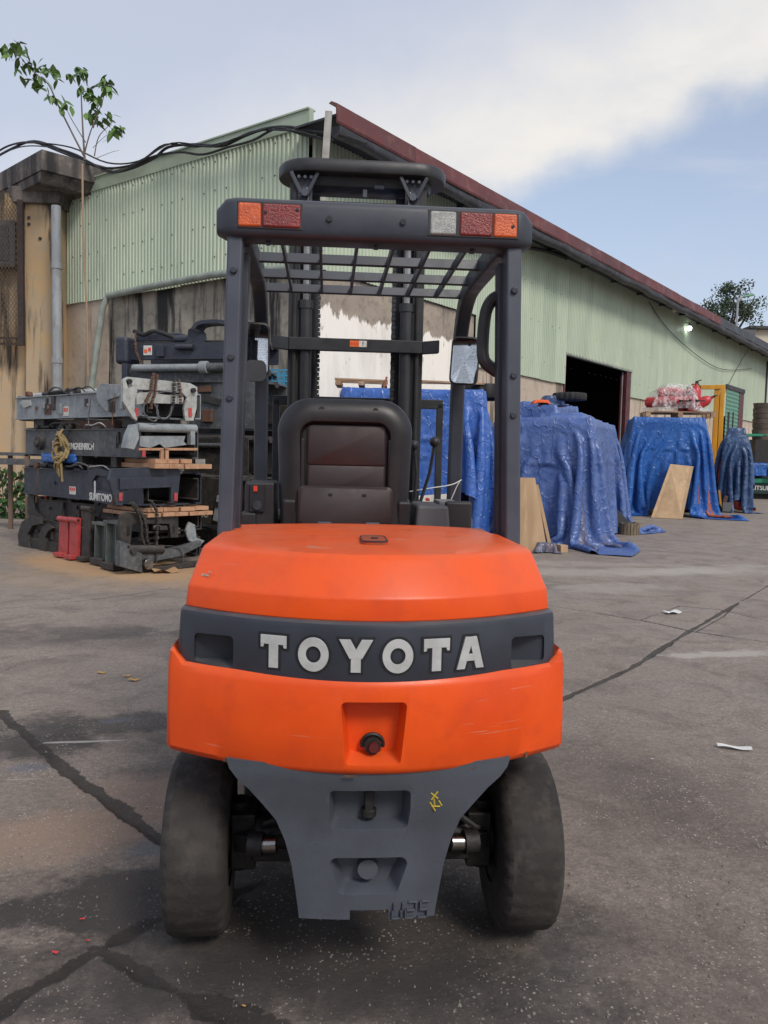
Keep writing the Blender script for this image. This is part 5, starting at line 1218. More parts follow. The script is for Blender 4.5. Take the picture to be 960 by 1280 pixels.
# pallet of fire extinguishers under plastic film
def extinguishers():
    p0 = at(852, 517, 21.2); T = thing('pallet', 'weathered wooden pallet on top of the saturated blue tarpaulin', 'pallet', (7.70, 21.35, 2.56), R(-10))
    for y in (-.5, -.25, 0, .25, .5): B().box((0, y, .13), (1.75, .12, .03)).obj('plank', wood2, T, bevel=.003)
    for x in (-.8, 0, .8):
        for y in (-.5, 0, .5): B().box((x, y, .06), (.12, .12, .12)).obj('block', wood2, T)
    red = mat('extinguisher_red', (.50, .035, .04), (.40, .03, .035), rough=.35)
    i = 0
    pos = [('upright at the far right of the heap, standing highest', .52, -.15, .34, 0, 0), ('lying at the left end of the heap', -.55, -.1, .24, 90, 10), ('lying second from the left', -.30, -.22, .25, 90, -8), ('lying in the middle of the heap', -.08, -.18, .26, 90, 4), ('lying on top of the middle', -.15, .0, .42, 90, 14), ('lying just right of the middle', .18, -.2, .26, 90, -6), ('upright just left of the tallest', .30, .05, .28, 12, 0), ('tilted at the right end', .62, -.25, .22, 60, 30)]
    for lab, x, y, z, tilt, rz in pos:
        e = thing('fire_extinguisher', 'red fire extinguisher ' + lab, 'fire extinguisher', Vector((7.72, 21.35, 2.60)) + Vector((x * .88 - .06, y, z * 1.5)), 0, 'fire extinguishers on the pallet', (R(tilt), 0, R(rz + 35))); e.scale = (1.6, 1.6, 1.6)
        b = B(); b.loft([[(r_ * math.cos(2 * math.pi * k / 16), r_ * math.sin(2 * math.pi * k / 16), z_) for k in range(16)] for z_, r_ in ((-.22, .06), (-.20, .085), (.10, .085), (.16, .06), (.19, .025), (.22, .025))]); b.obj('cylinder', red, e)
        B().box((.02, 0, .24), (.05, .03, .04)).box((.07, 0, .27), (.13, .02, .015), (0, R(-15), 0)).obj('valve', grime, e); B().tube([(.03, 0, .23), (.12, 0, .18), (.11, 0, -.05)], .010, 5).obj('hose', grime, e)
    P = drape([(-.62, .28, -.45, .35, .55), (-.4, .2, -.3, .3, .70)], (2.1, 2.0), (56, 52), steps=80, seed=41); P = crumple(refine(P, 1), .035, 8, 5); nx, ny, _ = P.shape
    M = bpy.data.materials.new('clear_film'); M.use_nodes = True; t = M.node_tree; b_ = t.nodes['Principled BSDF']; b_.inputs['Base Color'].default_value = (.8, .8, .8, 1); b_.inputs['Roughness'].default_value = .22
    n = N(t, 'ShaderNodeTexNoise'); n.inputs['Scale'].default_value = 9; n.inputs['Detail'].default_value = 7; n.inputs['Distortion'].default_value = 1.5; tc = N(t, 'ShaderNodeTexCoord'); t.links.new(tc.outputs['Object'], n.inputs[0])
    r_ = N(t, 'ShaderNodeMapRange'); t.links.new(n.outputs[0], r_.inputs[0]); r_.inputs[1].default_value = .42; r_.inputs[2].default_value = .66; r_.inputs[3].default_value = .12; r_.inputs[4].default_value = .55; t.links.new(r_.outputs[0], b_.inputs['Alpha'])
    o = pyarr('plastic_film', P.reshape(-1, 3), gridfaces(nx, ny), M); o.location = (7.72, 21.35, 2.70); setp(o, 'crumpled clear plastic film thrown over the fire extinguishers', 'plastic film')
extinguishers()
# yellow mast standing behind the bright tarpaulin
def yellow_mast():
    yel = mat('yellow_mast_paint', (.72, .34, .02), (.6, .26, .02), (.5, .22, .03), scale=2, stretch=(1, 1, .3), rough=.5, spots=(.12, .06, .03), spot_scale=9, spot_lo=.68)
    base = gnd(889, 634); zt = at(893, 481, base.y).z
    T = thing('yellow_mast', 'tall yellow forklift mast with a top bar standing right of the bright tarpaulin', 'mast', base, R(-24))
    for x, w in ((.0, .13), (.16, .11)): 
        b = B(); b.box((x, 0, zt / 2), (w, .03, zt)).box((x - w / 2, .07, zt / 2), (.03, .16, zt)).box((x + w / 2, .07, zt / 2), (.02, .16, zt)); b.obj('mast_rail', yel, T, bevel=.006)
    B().box((-.32, .0, zt - .07), (.85, .10, .13)).obj('top_bar', yel, T, bevel=.01); B().box((-.68, 0, zt - .22), (.09, .1, .3)).obj('bracket', yel, T, bevel=.01)
    B().box((.08, .12, zt / 2 - .1), (.05, .05, zt - .4)).obj('inner_rail', grime, T)
    B().box((.02, -.04, .60), (.13, .04, .7)).obj('fork_stub', yel, T, bevel=.01)
    b = gnd(908, 632); T = thing('steel_mast_rail', 'dark steel mast rail standing upright right of the yellow mast', 'mast', (b.x, b.y + .2, 0), R(-20)); z2 = at(912, 515, b.y + .2).z
    B().box((0, 0, z2 / 2), (.06, .10, z2)).box((.14, .02, z2 / 2), (.04, .10, z2)).obj('rail', soffit_m, T); B().box((.07, .05, z2 / 2 - .3), (.05, .03, z2 - .6)).obj('chain_strip', chrome, T)
    # machine bits at the foot
    p = gnd(900, 640); T = thing('machine_base', 'rusty jumble of machine base parts showing below the tarpaulins', 'machine part', p, R(-20)); 
    rustm = mat('rusty_iron', (.12, .06, .04), (.06, .045, .04), (.22, .10, .06), scale=9, rough=.85)
    B().box((-.15, .1, .12), (.7, .5, .16)).box((.1, -.12, .28), (.10, .10, .4), (0, .2, 0)).obj('frame', rustm, T, bevel=.01)
    B().cyl((-.35, -.18, .14), (-.25, -.18, .14), .13, seg=18).obj('wheel', grime, T); B().tube([(-.3, -.2, .45), (-.1, -.25, .3), (.05, -.2, .1)], .03, 8).obj('hose', rubber_d, T); B().box((-.02, -.16, .38), (.05, .04, .5), (0, -.15, 0)).obj('strut', yel, T)
    B().box((.18, -.1, .16), (.25, .2, .26)).obj('box', mat('grey_box', (.15, .15, .15), rough=.6), T)
    p = gnd(924, 636); T = thing('red_machine_part', 'pair of narrow red machine arms below the navy tarpaulin', 'machine part', p, R(-20)); 
    for dx in (-.12, .02): B().box((dx, 0, .36), (.07, .08, .7), (0, .08, 0)).obj('arm', mat('dull_red_paint', (.28, .03, .04), rough=.5), T, bevel=.01)
    B().box((-.05, .02, .06), (.4, .3, .1)).obj('foot', rustm, T)
    p = gnd(935, 638); setp(B().box((0, 0, .03), (.5, .2, .05), (0, 0, .2)).obj('wood_offcut', wood2, None, loc=p), 'flat wood offcut on the ground below the navy tarpaulin', 'wood block')
yellow_mast()
# green forklift at the right edge
def green_lift():
    g = mat('green_machine_paint', (.02, .26, .15), (.015, .2, .12), rough=.4); b0 = gnd(955, 624)
    T = thing('green_forklift', 'green counterweight forklift partly cut by the right edge of the yard', 'forklift', b0, R(-8))
    B().box((0, .4, .42), (1.5, .9, .46)).obj('counterweight', mat('dark_green_paint', (.012, .035, .03), rough=.45), T, bevel=.05, seg=3)
    B().box((0, .38, .74), (1.52, 1.0, .20)).obj('hood', g, T, bevel=.04, seg=3)
    B().box((0, 1.2, .45), (1.2, 1.2, .3)).obj('chassis', grime, T)
    for s in (-1, 1):
        B().box((s * .66, .5, 1.7), (.09, .10, 1.8), (R(-4), s * R(-3), 0)).obj('guard_pillar', g, T, bevel=.01)
        B().cyl((s * .5, .5, .28), (s * .72, .5, .28), .28, seg=28).obj('wheel', rubber_d, T, bevel=.03)
    B().box((0, .45, 2.58), (1.4, .1, .10)).obj('guard_bar', g, T, bevel=.01); B().box((0, 1.1, 2.58), (1.3, 1.3, .06)).obj('guard_roof', g, T)
    B().box((0, 1.0, 1.2), (.5, .2, .6)).obj('seat', seatv, T, bevel=.04)
    text('MITSUBISHI', .24, white_p, T, (0, -.056, .44), (R(90), 0, 0), extrude=.006, offset=.004, sx=.95)
    P = drape([(-.40, .3, -.3, .4, .55)], (1.6, 1.6), (44, 44), steps=80, seed=51); o = pyarr('tarpaulin_bundle', crumple(P, .06, 6, 3).reshape(-1, 3), gridfaces(44, 44), tarp_c); o.location = (b0.x - .25, b0.y + .15, .86); setp(o, 'bundled blue tarpaulin lying on the green forklift', 'tarpaulin')
    P = drape([(-.2, .2, -.1, .2, .12)], (.8, .5), (24, 18), steps=50, seed=52); o = pyarr('orange_cover', crumple(P, .03, 4, 3).reshape(-1, 3), gridfaces(24, 18), MATS['orange_cloth']); o.location = (b0.x + .05, b0.y + .25, 1.24); setp(o, 'orange cloth lying on the blue bundle at the right edge', 'cloth')
    p = at(954, 515, 33); T = thing('basket_stack', 'tall stack of round brown baskets behind the green forklift', 'baskets', (p.x, 33, 2.4)); m_ = mat('wicker', (.13, .10, .08), (.08, .07, .06), rough=.9)
    z = 0
    for i in range(7): B().cyl((0, 0, z), (0, 0, z + .20), .36 + .02 * (i % 2), .40, 18).obj('basket', m_, T); z += .215
    B().box((0, 0, -1.2), (.9, .9, 2.4)).obj('stand', grime, T)
green_lift()
# things beyond the far end of the warehouse
def far_away():
    p = at(912, 400, 58); zt = at(912, 352, 58).z; T = thing('broadleaf_tree', 'dark round crowned tree rising above the far end of the warehouse roof', 'tree', (p.x, 58, 0)); b = B()
    tm = mat('dark_bark', (.06, .05, .04), rough=.9)
    b.tube([(0, 0, 0), (.1, 0, 4), (0, 0, zt - 3.0)], [.35, .28, .18], 8)
    for k in range(7):
        a = k * .9; b.tube([(0, 0, zt - 4.5 + k * .2), (math.cos(a) * 1.2, math.sin(a) * 1.2, zt - 2.4), (math.cos(a) * 1.9, math.sin(a) * 1.5, zt - 1.2)], [.12, .07, .03], 5)
    b.obj('trunk', tm, T)
    V, Fc = [], []; r = np.random.default_rng(4); w = 1.95
    cl = [(r.normal(0, w * .45), r.normal(0, .9), zt - 1.9 + r.normal(0, .75), r.uniform(.4, .75)) for _ in range(38)] + [(-.2, 0, zt - .55, .45), (.35, 0, zt - .6, .4)]
    for cx, cy, cz, cr in cl:
        if abs(cx) > w: continue
        for _ in range(110):
            d = r.normal(0, 1, 3); d /= np.linalg.norm(d); q = np.array([cx, cy, cz]) + d * cr * r.uniform(.5, 1.05); s = r.uniform(.06, .12)
            a = r.normal(0, 1, 3); a /= np.linalg.norm(a); c = np.cross(a, d); c /= np.linalg.norm(c) + 1e-6; k = len(V)
            V += [q - a * s, q + c * s * .6, q + a * s, q - c * s * .6]; Fc.append((k, k + 1, k + 2, k + 3))
    f = pyarr('crown', V, Fc, mat('dark_foliage', (.045, .075, .035), (.03, .05, .025), (.08, .12, .05), scale=1.5, rough=.6), T, smooth=False)
    p = at(921, 400, 50); T = thing('street_lamp', 'street lamp with a green head on a pale pole beside the dark tree', 'street lamp', (p.x, 50, 0)); z = at(921, 372, 50).z
    B().tube(smooth_path([(0, 0, 0), (0, 0, z - 1), (.05, 0, z - .2), (.35, 0, z + .1)], 4), .07, 8).obj('pole', pvc, T); B().box((.62, 0, z + .14), (.75, .3, .14), (0, R(-12), 0), top=(.7, .7)).obj('lamp_head', mat('green_lamp_head', (.05, .22, .12), rough=.5), T, bevel=.03)
    b = Vector((at(950, 415, 66).x, 66, 0)); T = thing('far_house', 'pale yellow house wall with a dark flat roof beyond the warehouse', 'building', b); z = at(950, 412, 66).z
    B().box((2.6, 2, z / 2), (6.4, 4, z)).obj('wall', mat('pale_yellow_wall', (.55, .52, .40), rough=.9), T); B().box((2.5, 2, z + .12), (7.0, 5, .22)).obj('roof', soffit_m, T)
    B().box((-2.1, 1.0, z - .5), (3.0, 3, .8)).obj('roof_room', mat('grey_wall', (.12, .12, .13), rough=.9), T)
    B().box((1.5, -.02, z - 1.6), (1.2, .06, 1.2)).obj('window', glass_dark('dark_glass', (.03, .035, .04)), T)
far_away()

# ------------------------------------------------------------------ stacked forklift masts
PO = Vector((-2.75, 9.05, 0)); PX = Vector((math.cos(R(-41.3)), math.sin(R(-41.3)), 0)); PY = Vector((-PX.y, PX.x, 0)); PR = R(-41.3)
def pside(px, py, y=0):                     # (along, height) on a face parallel to the side of the pile
    d = ray(px, py); o = PO + PY * y; A = np.array([[PX.x, -d.x], [PX.y, -d.y]]); s = np.linalg.solve(A, [-o.x, -o.y]); return float(s[0]), CAM_H + d.z * float(s[1])
def pend(px, py, x=0):                      # (across, height) on a face parallel to the end of the pile
    d = ray(px, py); o = PO + PX * x; A = np.array([[PY.x, -d.x], [PY.y, -d.y]]); s = np.linalg.solve(A, [-o.x, -o.y]); return float(s[0]), CAM_H + d.z * float(s[1])
m_lg = mat('pale_grey_mast_paint', (.27, .295, .305), (.18, .205, .22), (.34, .34, .33), scale=5, rough=.55, bump=.1, spots=(.14, .09, .06), spot_scale=14, spot_lo=.64)
m_mg = mat('mid_grey_mast_paint', (.085, .092, .10), (.055, .058, .062), (.15, .145, .14), scale=5, rough=.55, bump=.1, spots=(.10, .06, .04), spot_scale=14, spot_lo=.66)
m_nv = mat('navy_mast_paint', (.022, .028, .045), (.032, .038, .055), (.05, .05, .055), scale=5, rough=.5, bump=.1, spots=(.09, .07, .05), spot_scale=16, spot_lo=.69, dust=(.10, .09, .08, 1))
m_bk = mat('greasy_black_mast', (.022, .021, .021), (.038, .034, .030), (.075, .058, .045), scale=6, rough=.6, bump=.2, spots=(.12, .08, .05), spot_scale=12, spot_lo=.68, dust=(.11, .09, .075, 1))
m_wh = mat('off_white_plate', (.44, .45, .43), (.32, .335, .32), (.26, .235, .20), scale=6, rough=.55, bump=.1, spots=(.13, .08, .05), spot_scale=14, spot_lo=.64)
m_rd = mat('faded_red_fork', (.48, .055, .055), (.36, .04, .04), (.30, .11, .09), scale=7, rough=.5, spots=(.08, .05, .04), spot_scale=14, spot_lo=.66)
m_gg = mat('grey_green_channel', (.14, .155, .145), (.09, .10, .095), (.05, .12, .09), scale=5, rough=.55, bump=.1, spots=(.10, .07, .05), spot_scale=14, spot_lo=.66)
m_ru = mat('rusty_chain', (.13, .06, .035), (.07, .045, .035), (.20, .10, .05), scale=20, rough=.8)
m_cu = mat('copper_brown_plank', (.46, .26, .15), (.34, .18, .10), (.55, .34, .20), scale=5, stretch=(.3, 1, 1), rough=.7, bump=.2, bscale=30)
def mast(label, mt, x1, y0, z0, L, W, h, group='lift masts stacked in the yard', cyl=None, tilt=0, cylm=None, cross=4, det=11):
    p = PO + PX * x1 + PY * y0; T = thing('lift_mast', label, 'lift mast', (p.x, p.y, z0), PR, group, (0, R(tilt), PR)); t = .014
    for y, s in ((0, 1), (W, -1)):           # two outer channels, open sides facing each other
        b = B(); b.box((-L / 2, y + s * t / 2, h / 2), (L, t, h)); b.box((-L / 2, y + s * .045, t / 2), (L, .07, t)); b.box((-L / 2, y + s * .045, h - t / 2), (L, .07, t))
        b.obj('outer_rail', mt, T, bevel=.003)
        b = B(); b.box((-L / 2 + .03, y + s * .062, h / 2), (L - .02, t, h * .72)); b.box((-L / 2 + .03, y + s * .095, h * .16), (L - .02, .06, t)); b.box((-L / 2 + .03, y + s * .095, h * .84), (L - .02, .06, t))
        b.obj('inner_rail', m_bk, T, bevel=.002)
    for k in range(cross):
        x = -L * (.04 + .92 * k / (cross - 1)); b = B(); b.box((x, W / 2, h + .012), (.09 + .05 * (k % 2), W + .03, .026)); b.box((x, W / 2, -.006), (.07, W, .02)); b.obj('crossmember', mt, T, bevel=.004)
    cm = cylm or m_bk
    for y, r in (cyl or ((W * .28, .04), (W * .72, .04))):
        b = B(); b.cyl((-L * .95, y, h * 1.06), (-L * .20, y, h * 1.06), r, seg=16); c = b.obj('lift_cylinder', cm, T)
        B().cyl((-L * .20, y, h * 1.06), (-L * .02, y, h * 1.06), r * .55, seg=14).obj('piston_rod', chrome, c); B().cyl((-L * .21, y, h * 1.06), (-L * .17, y, h * 1.06), r * 1.2, seg=16).obj('gland', mt, c)
    for z in (.006, h - .006): B().box((-L / 2, -.012, z), (L - .01, .024, .012)).obj('rail_lip', mt, T, bevel=.002)
    rr_ = random.Random(int(L * 1000 + z0 * 977))
    for k in range(det):
        x = -rr_.uniform(.08, .92 if det > 3 else .30) * L; w_ = rr_.uniform(.03, .10); hh_ = rr_.uniform(.03, .6) * h
        B().box((x, -.012, h * rr_.uniform(.3, .7)), (w_, .026, hh_)).obj('bracket', rr_.choice([mt, mt, m_bk, m_ru]), T, bevel=.004)
    for k in range(3):
        x = -rr_.uniform(.1, .75) * L; pts = [(x, .02, h + .02), (x - .05, -.03, h + .07), (x - .22, -.04, h + .04 + rr_.uniform(0, .06)), (x - .40, -.02, h + .05), (x - .55, .05, h + .02)]
        B().tube(smooth_path(pts, 5), rr_.uniform(.007, .014), 6).obj('hose', rr_.choice([rubber_d, rubber_d, m_mg, m_wh]), T)
    for k in range(3):                       # rods, spacers and sheaves lying on top along the near edge
        x0_ = -rr_.uniform(.25, .98) * L; ln = rr_.uniform(.3, .9); yy_ = rr_.uniform(.0, .12)
        B().cyl((x0_, yy_, h + .03), (min(-.05, x0_ + ln), yy_ + rr_.uniform(-.03, .03), h + .03 + rr_.uniform(0, .03)), rr_.uniform(.012, .026), seg=10).obj('rod', rr_.choice([m_bk, m_ru, m_mg, chrome]), T)
        x = -rr_.uniform(.1, .9) * L; B().cyl((x, -.02, h + .03), (x, .05, h + .03), rr_.uniform(.03, .055), seg=16).obj('sheave', rr_.choice([m_bk, m_bk, m_ru]), T, bevel=.004)
    for k in range(2):
        x = -rr_.uniform(.1, .85) * L; B().tube(smooth_path([(x, -.02, h), (x + .02, -.045, h * .5), (x - .03, -.04, .0), (x - .01, -.05, -.10)], 4), .006, 5).obj('loose_wire', rr_.choice([m_ru, m_mg, rubber_d]), T)
    hs = B()
    for k in range(3): hs.tube(smooth_path([(-L * .9, W * (.4 + .06 * k), h * .9), (-L * .6, W * (.45 + .05 * k), h * (1.05 + .05 * k)), (-L * .35, W * (.40 + .08 * k), h * 1.0), (-L * .1, W * (.5), h * .9)], 4), .012, 6)
    o = hs.obj('hose', rubber_d, T)
    for x in (-.12 * L, -.38 * L, -.7 * L): B().cyl((x, 0, h * .5), (x, -.018, h * .5), .022, seg=10).obj('bolt', mt, T)
    T['x1'], T['y0'], T['z0'] = x1, y0, z0; T['hh'] = h; return T
def L_(T, x, y, z): return (x - T['x1'], y - T['y0'], z - T['z0'])
def plate(T, name, pts, m, face='side', k=0, th=.03, bevel=.004):
    """plate traced on the side face (k: how far behind it) or end face"""
    if face == 'side': P = [pside(px, py, k) for px, py in pts]; P = [(x - T['x1'], z - T['z0']) for x, z in P]; y = k - T['y0']; b = B().prism(P, y, y + th, 'y')
    else: P = [pend(px, py, k) for px, py in pts]; P = [(y - T['y0'], z - T['z0']) for y, z in P]; x = k - T['x1']; b = B().prism(P, x - th, x, 'x')
    return b.obj(name, m, T, bevel=bevel)
def chain(T, name, pts, m, w=.035):
    P = smooth_path(pts, 10); b = B(); acc = 0; last = P[0]; k = 0; length = 0
    out = [P[0]]
    for a, c in zip(P, P[1:]):
        length += (c - a).length
        if length > .03: out.append(c); length = 0
    for a, c in zip(out, out[1:]):
        t = (c - a); mid = (a + c) / 2; rot = t.to_track_quat('Z', 'Y').to_matrix(); ww = w if k % 2 else w * .68
        b.box(mid, (ww, .022, t.length * .82), rot); k += 1
    return b.obj(name, m, T, smooth=0)
def sticker(T, px, py, w, h, face='side', k=0, red=True):
    if face == 'side': x, z = pside(px, py, k); o = B().box((x - T['x1'], k - T['y0'] - .004, z - T['z0']), (w, .003, h)).obj('warning_sticker', sticker_w, T); 
    else: y, z = pend(px, py, k); o = B().box((k - T['x1'] + .004, y - T['y0'], z - T['z0']), (.003, w, h)).obj('warning_sticker', sticker_w, T); return o
    for i in range(3): B().box((x - T['x1'] - w * .3 + w * .3 * i, k - T['y0'] - .007, z - T['z0'] + h * .15), (w * .2, .002, h * .4)).obj('sticker_print', sticker_r if red else edge_d, o)
    return o
def planks(label, x0, x1, y0, y1, z, n, h=.05, m=m_cu, name='timber'):
    p = PO + PX * x0 + PY * y0; T = thing(name, label, 'wood', (p.x, p.y, z), PR); w = (y1 - y0) / n
    for i in range(n): B().box(((x1 - x0) / 2, w * (i + .5), h / 2 + random.uniform(-.003, .003)), (x1 - x0 + random.uniform(-.04, .04), w - .012, h)).obj('plank', m, T, bevel=.003, rot=(0, 0, random.uniform(-.01, .01)))
    return T
def build_pile():
    z_ = lambda px, py: pside(px, py)[1]; G_ = 'lift masts stacked in the yard'
    # bottom mast, brownish black, with hooks and forks standing against it
    xl = pside(28, 670)[0]
    T = mast('bottommost brownish black mast of the left stack with curved hooks at its far end', m_bk, -.05, .06, .10, -xl - .15, .78, .24, cross=5)
    plate(T, 'hook', [(24, 690), (22, 668), (27, 652), (38, 645), (50, 648), (52, 655), (40, 657), (34, 668), (36, 684), (50, 690), (48, 696)], m_bk, k=.0, th=.05)
    plate(T, 'hook', [(49, 690), (48, 672), (52, 660), (60, 655), (66, 660), (60, 664), (56, 672), (57, 690)], m_bk, k=.0, th=.05)
    plate(T, 'side_plate', [(38, 672), (75, 680), (75, 704), (38, 690)], m_bk, k=.03)
    T2 = mast('black mast lying second from the bottom of the left stack behind the two red forks', m_bk, .0, .08, z_(110, 655) - .02, 2.75, .74, .26, cross=4)
    plate(T2, 'hook', [(38, 655), (34, 640), (34, 622), (38, 612), (46, 612), (42, 622), (44, 638), (52, 648), (110, 662), (110, 672)], m_bk, k=.04, th=.05)
    plate(T2, 'red_bracket', [(40, 626), (46, 620), (58, 620), (58, 626), (48, 630)], m_rd, k=.10, th=.06)
    o = text('TCM 200K', .10, mat('faded_grey_print', (.10, .095, .09), rough=.7), T2, L_(T2, pside(56, 645)[0], .055, pside(56, 645)[1]), (R(90), 0, 0), extrude=.001) if False else None
    B().cyl(L_(T2, pside(60, 630)[0], .16, z_(60, 630)), L_(T2, pside(148, 655)[0], .10, z_(148, 655)), .055, seg=16).obj('black_tube', m_bk, T2)
    # red forks and grey channels stand in front
    def upright(label, name, cat, x0, x1, yt, yb, m, k, group=None, th=.05, foot=True):
        a = pside(x0, yb, k); c = pside(x1, yb, k); t_ = pside((x0 + x1) / 2, yt, k); p = PO + PX * ((a[0] + c[0]) / 2) + PY * k
        zb = max(.02, 0.0 * a[1]); h = t_[1] - zb; w = abs(c[0] - a[0]); T = thing(name, label, cat, (p.x, p.y, 0), PR, group, (R(-2), 0, PR))
        B().box((0, 0, zb + h / 2), (w, th, h)).obj('blade', m, T, bevel=.008)
        B().cyl((-w * .55, -.02, zb + h - .03), (w * .55, -.02, zb + h - .03), .036, seg=14).obj('hanger', m, T); B().cyl((-w * .56, -.02, zb + h - .03), (w * .56, -.02, zb + h - .03), .018, seg=12).obj('hanger_bore', grime, T)
        if foot: B().box((0, -.03, .04), (w * .9, .14, .05)).obj('heel', m, T, bevel=.008)
        return T
    upright('left one of the two red forks standing against the bottom mast', 'fork', 'fork', 75, 86, 646, 700, m_rd, -.10, 'forks leaning against the masts')
    upright('right one of the two red forks, next to the dark fork', 'fork', 'fork', 88, 98, 647, 703, m_rd, -.12, 'forks leaning against the masts')
    upright('dark steel fork right of the red forks, tallest of the three', 'fork', 'fork', 104, 114, 633, 706, m_bk, -.08, 'forks leaning against the masts', th=.06)
    for lab, x0, x1, yt, yb, k in (('grey green steel channel standing right of the dark fork', 122, 134, 652, 708, -.10), ('paler steel channel standing at the near corner of the stack', 136, 148, 650, 716, -.20)):
        a = pside(x0, yb, k); c = pside(x1, yb, k); t_ = pside(x0, yt, k); p = PO + PX * ((a[0] + c[0]) / 2) + PY * k; w = abs(c[0] - a[0]); h = t_[1]
        T = thing('steel_channel', lab, 'steel channel', (p.x, p.y, 0), PR, None, (R(-1.5), 0, PR))
        B().box((0, .04, h / 2), (w, .014, h)).obj('web', m_gg, T, bevel=.002); 
        for s in (-1, 1): B().box((s * w / 2, 0, h / 2), (.014, .09, h)).obj('flange', m_gg, T, bevel=.002)
        B().box((-.02, .02, h - .02), (w * 1.6, .12, .035)).obj('cap_plate', m_gg, T, bevel=.004); B().box((.02, -.02, .05), (w * 1.3, .16, .08)).obj('foot', m_bk, T, bevel=.01)
    # carriage frame at the near end, with rollers
    F = thing('mast_carriage', 'dark mast carriage with rollers and chains at the near corner of the stack', 'mast carriage', (PO.x, PO.y, 0), PR); F['x1'] = F['y0'] = F['z0'] = 0.0
    plate(F, 'top_arch', [(150, 657), (152, 643), (160, 640), (190, 644), (215, 640), (223, 645), (223, 672), (214, 672), (212, 655), (166, 655), (163, 680), (152, 680)], m_bk, 'end', .06, .06)
    plate(F, 'lower_arm', [(150, 676), (190, 690), (222, 684), (252, 676), (252, 682), (226, 695), (192, 702), (150, 700)], m_mg, 'end', .12, .08)
    plate(F, 'lower_arm', [(160, 700), (188, 711), (255, 700), (255, 706), (190, 717), (160, 714)], m_bk, 'end', .16, .06)
    plate(F, 'roller_box', [(150, 682), (178, 692), (178, 716), (150, 708)], m_mg, 'end', .20, .10)
    plate(F, 'clevis', [(236, 652), (244, 656), (246, 672), (256, 676), (250, 682), (236, 676), (232, 664)], m_lg, 'end', .02, .03)
    for px, py, r in ((184, 705, .06), (166, 688, .04)):
        y, z = pend(px, py, .20); B().cyl((.24, y, z), (.16, y, z), r, seg=20).obj('roller', chrome if r > .05 else m_bk, F, bevel=.005)
    y0_, z0_ = pend(158, 690, .1); B().cyl((.12, y0_, z0_ + .03), (.12, y0_ + .45, z0_ + .0), .05, seg=16).obj('cross_tube', m_bk, F)
    for pl in ([(163, 628), (172, 640), (176, 655), (177, 672), (181, 682)], [(166, 628), (178, 645), (182, 660), (184, 680)], [(189, 626), (196, 640), (196, 660), (195, 690), (194, 706)]):
        chain(F, 'chain', [Vector((.13, *pend(x, y, .13))) for x, y in pl], m_bk, .045)
    wire = B(); wire.tube(smooth_path([Vector((.14, *pend(x, y, .14))) for x, y in ((205, 682), (222, 684), (229, 695), (228, 706))], 5), .006, 5); wire.obj('loose_wire', chrome, F)
    for (px, py, w_, h_) in ((204, 660, .10, .05), (160, 664, .05, .12), (216, 662, .05, .10)):
        y, z = pend(px, py, .05); B().box((.03, y, z), (.06, w_, h_)).obj('bracket', m_bk, F, bevel=.006)
    planks('reddish brown planks under the navy lettered mast at the near end', -.9, .10, .02, .92, z_(150, 641) - .02, 5, .045)
    planks('second layer of reddish planks right below the navy lettered mast', -.85, .06, .05, .88, z_(150, 641) + .035, 4, .045)
    # navy mast with white lettering
    zb = z_(130, 625)
    T = mast('navy mast with white capital lettering and a white stripe in the middle of the stack', m_nv, .02, .0, zb - .02, 2.95, .80, .36, cross=3, cyl=((.22, .05), (.55, .045)), cylm=m_nv, det=0)
    text('SUMITOMO', .125, white_p, T, L_(T, pside(129, 625)[0], -.036, pside(129, 624)[1] + .02), (R(90), 0, 0), extrude=.002, offset=.003, sx=.80)
    a = pside(122, 612); B().box(L_(T, a[0], -.036, a[1] + .03), (.035, .003, .15)).obj('stripe', white_p, T)
    sticker(T, 91, 613, .16, .10)
    plate(T, 'hook', [(104, 622), (106, 598), (112, 588), (122, 584), (134, 590), (134, 596), (120, 594), (115, 602), (116, 612), (145, 617), (145, 633), (104, 624)], m_nv, k=-.03, th=.05)
    plate(T, 'hook', [(134, 612), (134, 592), (140, 585), (150, 586), (150, 593), (144, 594), (142, 614)], m_nv, k=-.03, th=.05)
    plate(T, 'end_frame', [(146, 632), (136, 600), (140, 586), (222, 582), (226, 590), (222, 628), (214, 628), (214, 604), (156, 608), (154, 632)], m_nv, 'end', .06, .05)
    plate(T, 'end_beam', [(150, 598), (214, 596), (214, 609), (150, 612)], m_nv, 'end', .09, .03)
    for px in (149, 218): plate(T, 'reflector', [(px, 616), (px + 4, 616), (px + 4, 626), (px, 626)], m_rd, 'end', .075, .01, 0)
    planks('pair of orange brown planks between the navy mast and the grey mast above it', -.75, .16, .06, .86, z_(150, 583) - .01, 4, .055)
    planks('upper short orange brown plank at the near end of the stack', -.55, .10, .10, .60, z_(150, 583) + .05, 3, .05)
    p = PO + PX * -1.9 + PY * .2
    o = B().box((0, 0, 0), (.9, .5, .12)).obj('blue_plastic_sheet', tarp_c, None, bevel=.03, loc=(p.x, p.y, z_(80, 573)), rot=(0, 0, PR)); setp(o, 'folded blue plastic wedged between the navy and the grey masts', 'plastic sheet')
    for k in (-2.3, -1.4, -.6): q = PO + PX * k + PY * .35; setp(B().box((0, 0, 0), (.12, .7, .14)).obj('spacer_beam', m_bk, None, loc=(q.x, q.y, z_(110, 577) + .02), rot=(0, 0, PR)), {-2.3: 'dark spacer beam at the far left end between navy and grey masts', -1.4: 'dark spacer beam in the middle between navy and grey masts', -.6: 'dark spacer beam near the planks between navy and grey masts'}[k], 'beam')
    # grey mast with partly hidden lettering
    zb = z_(110, 570)
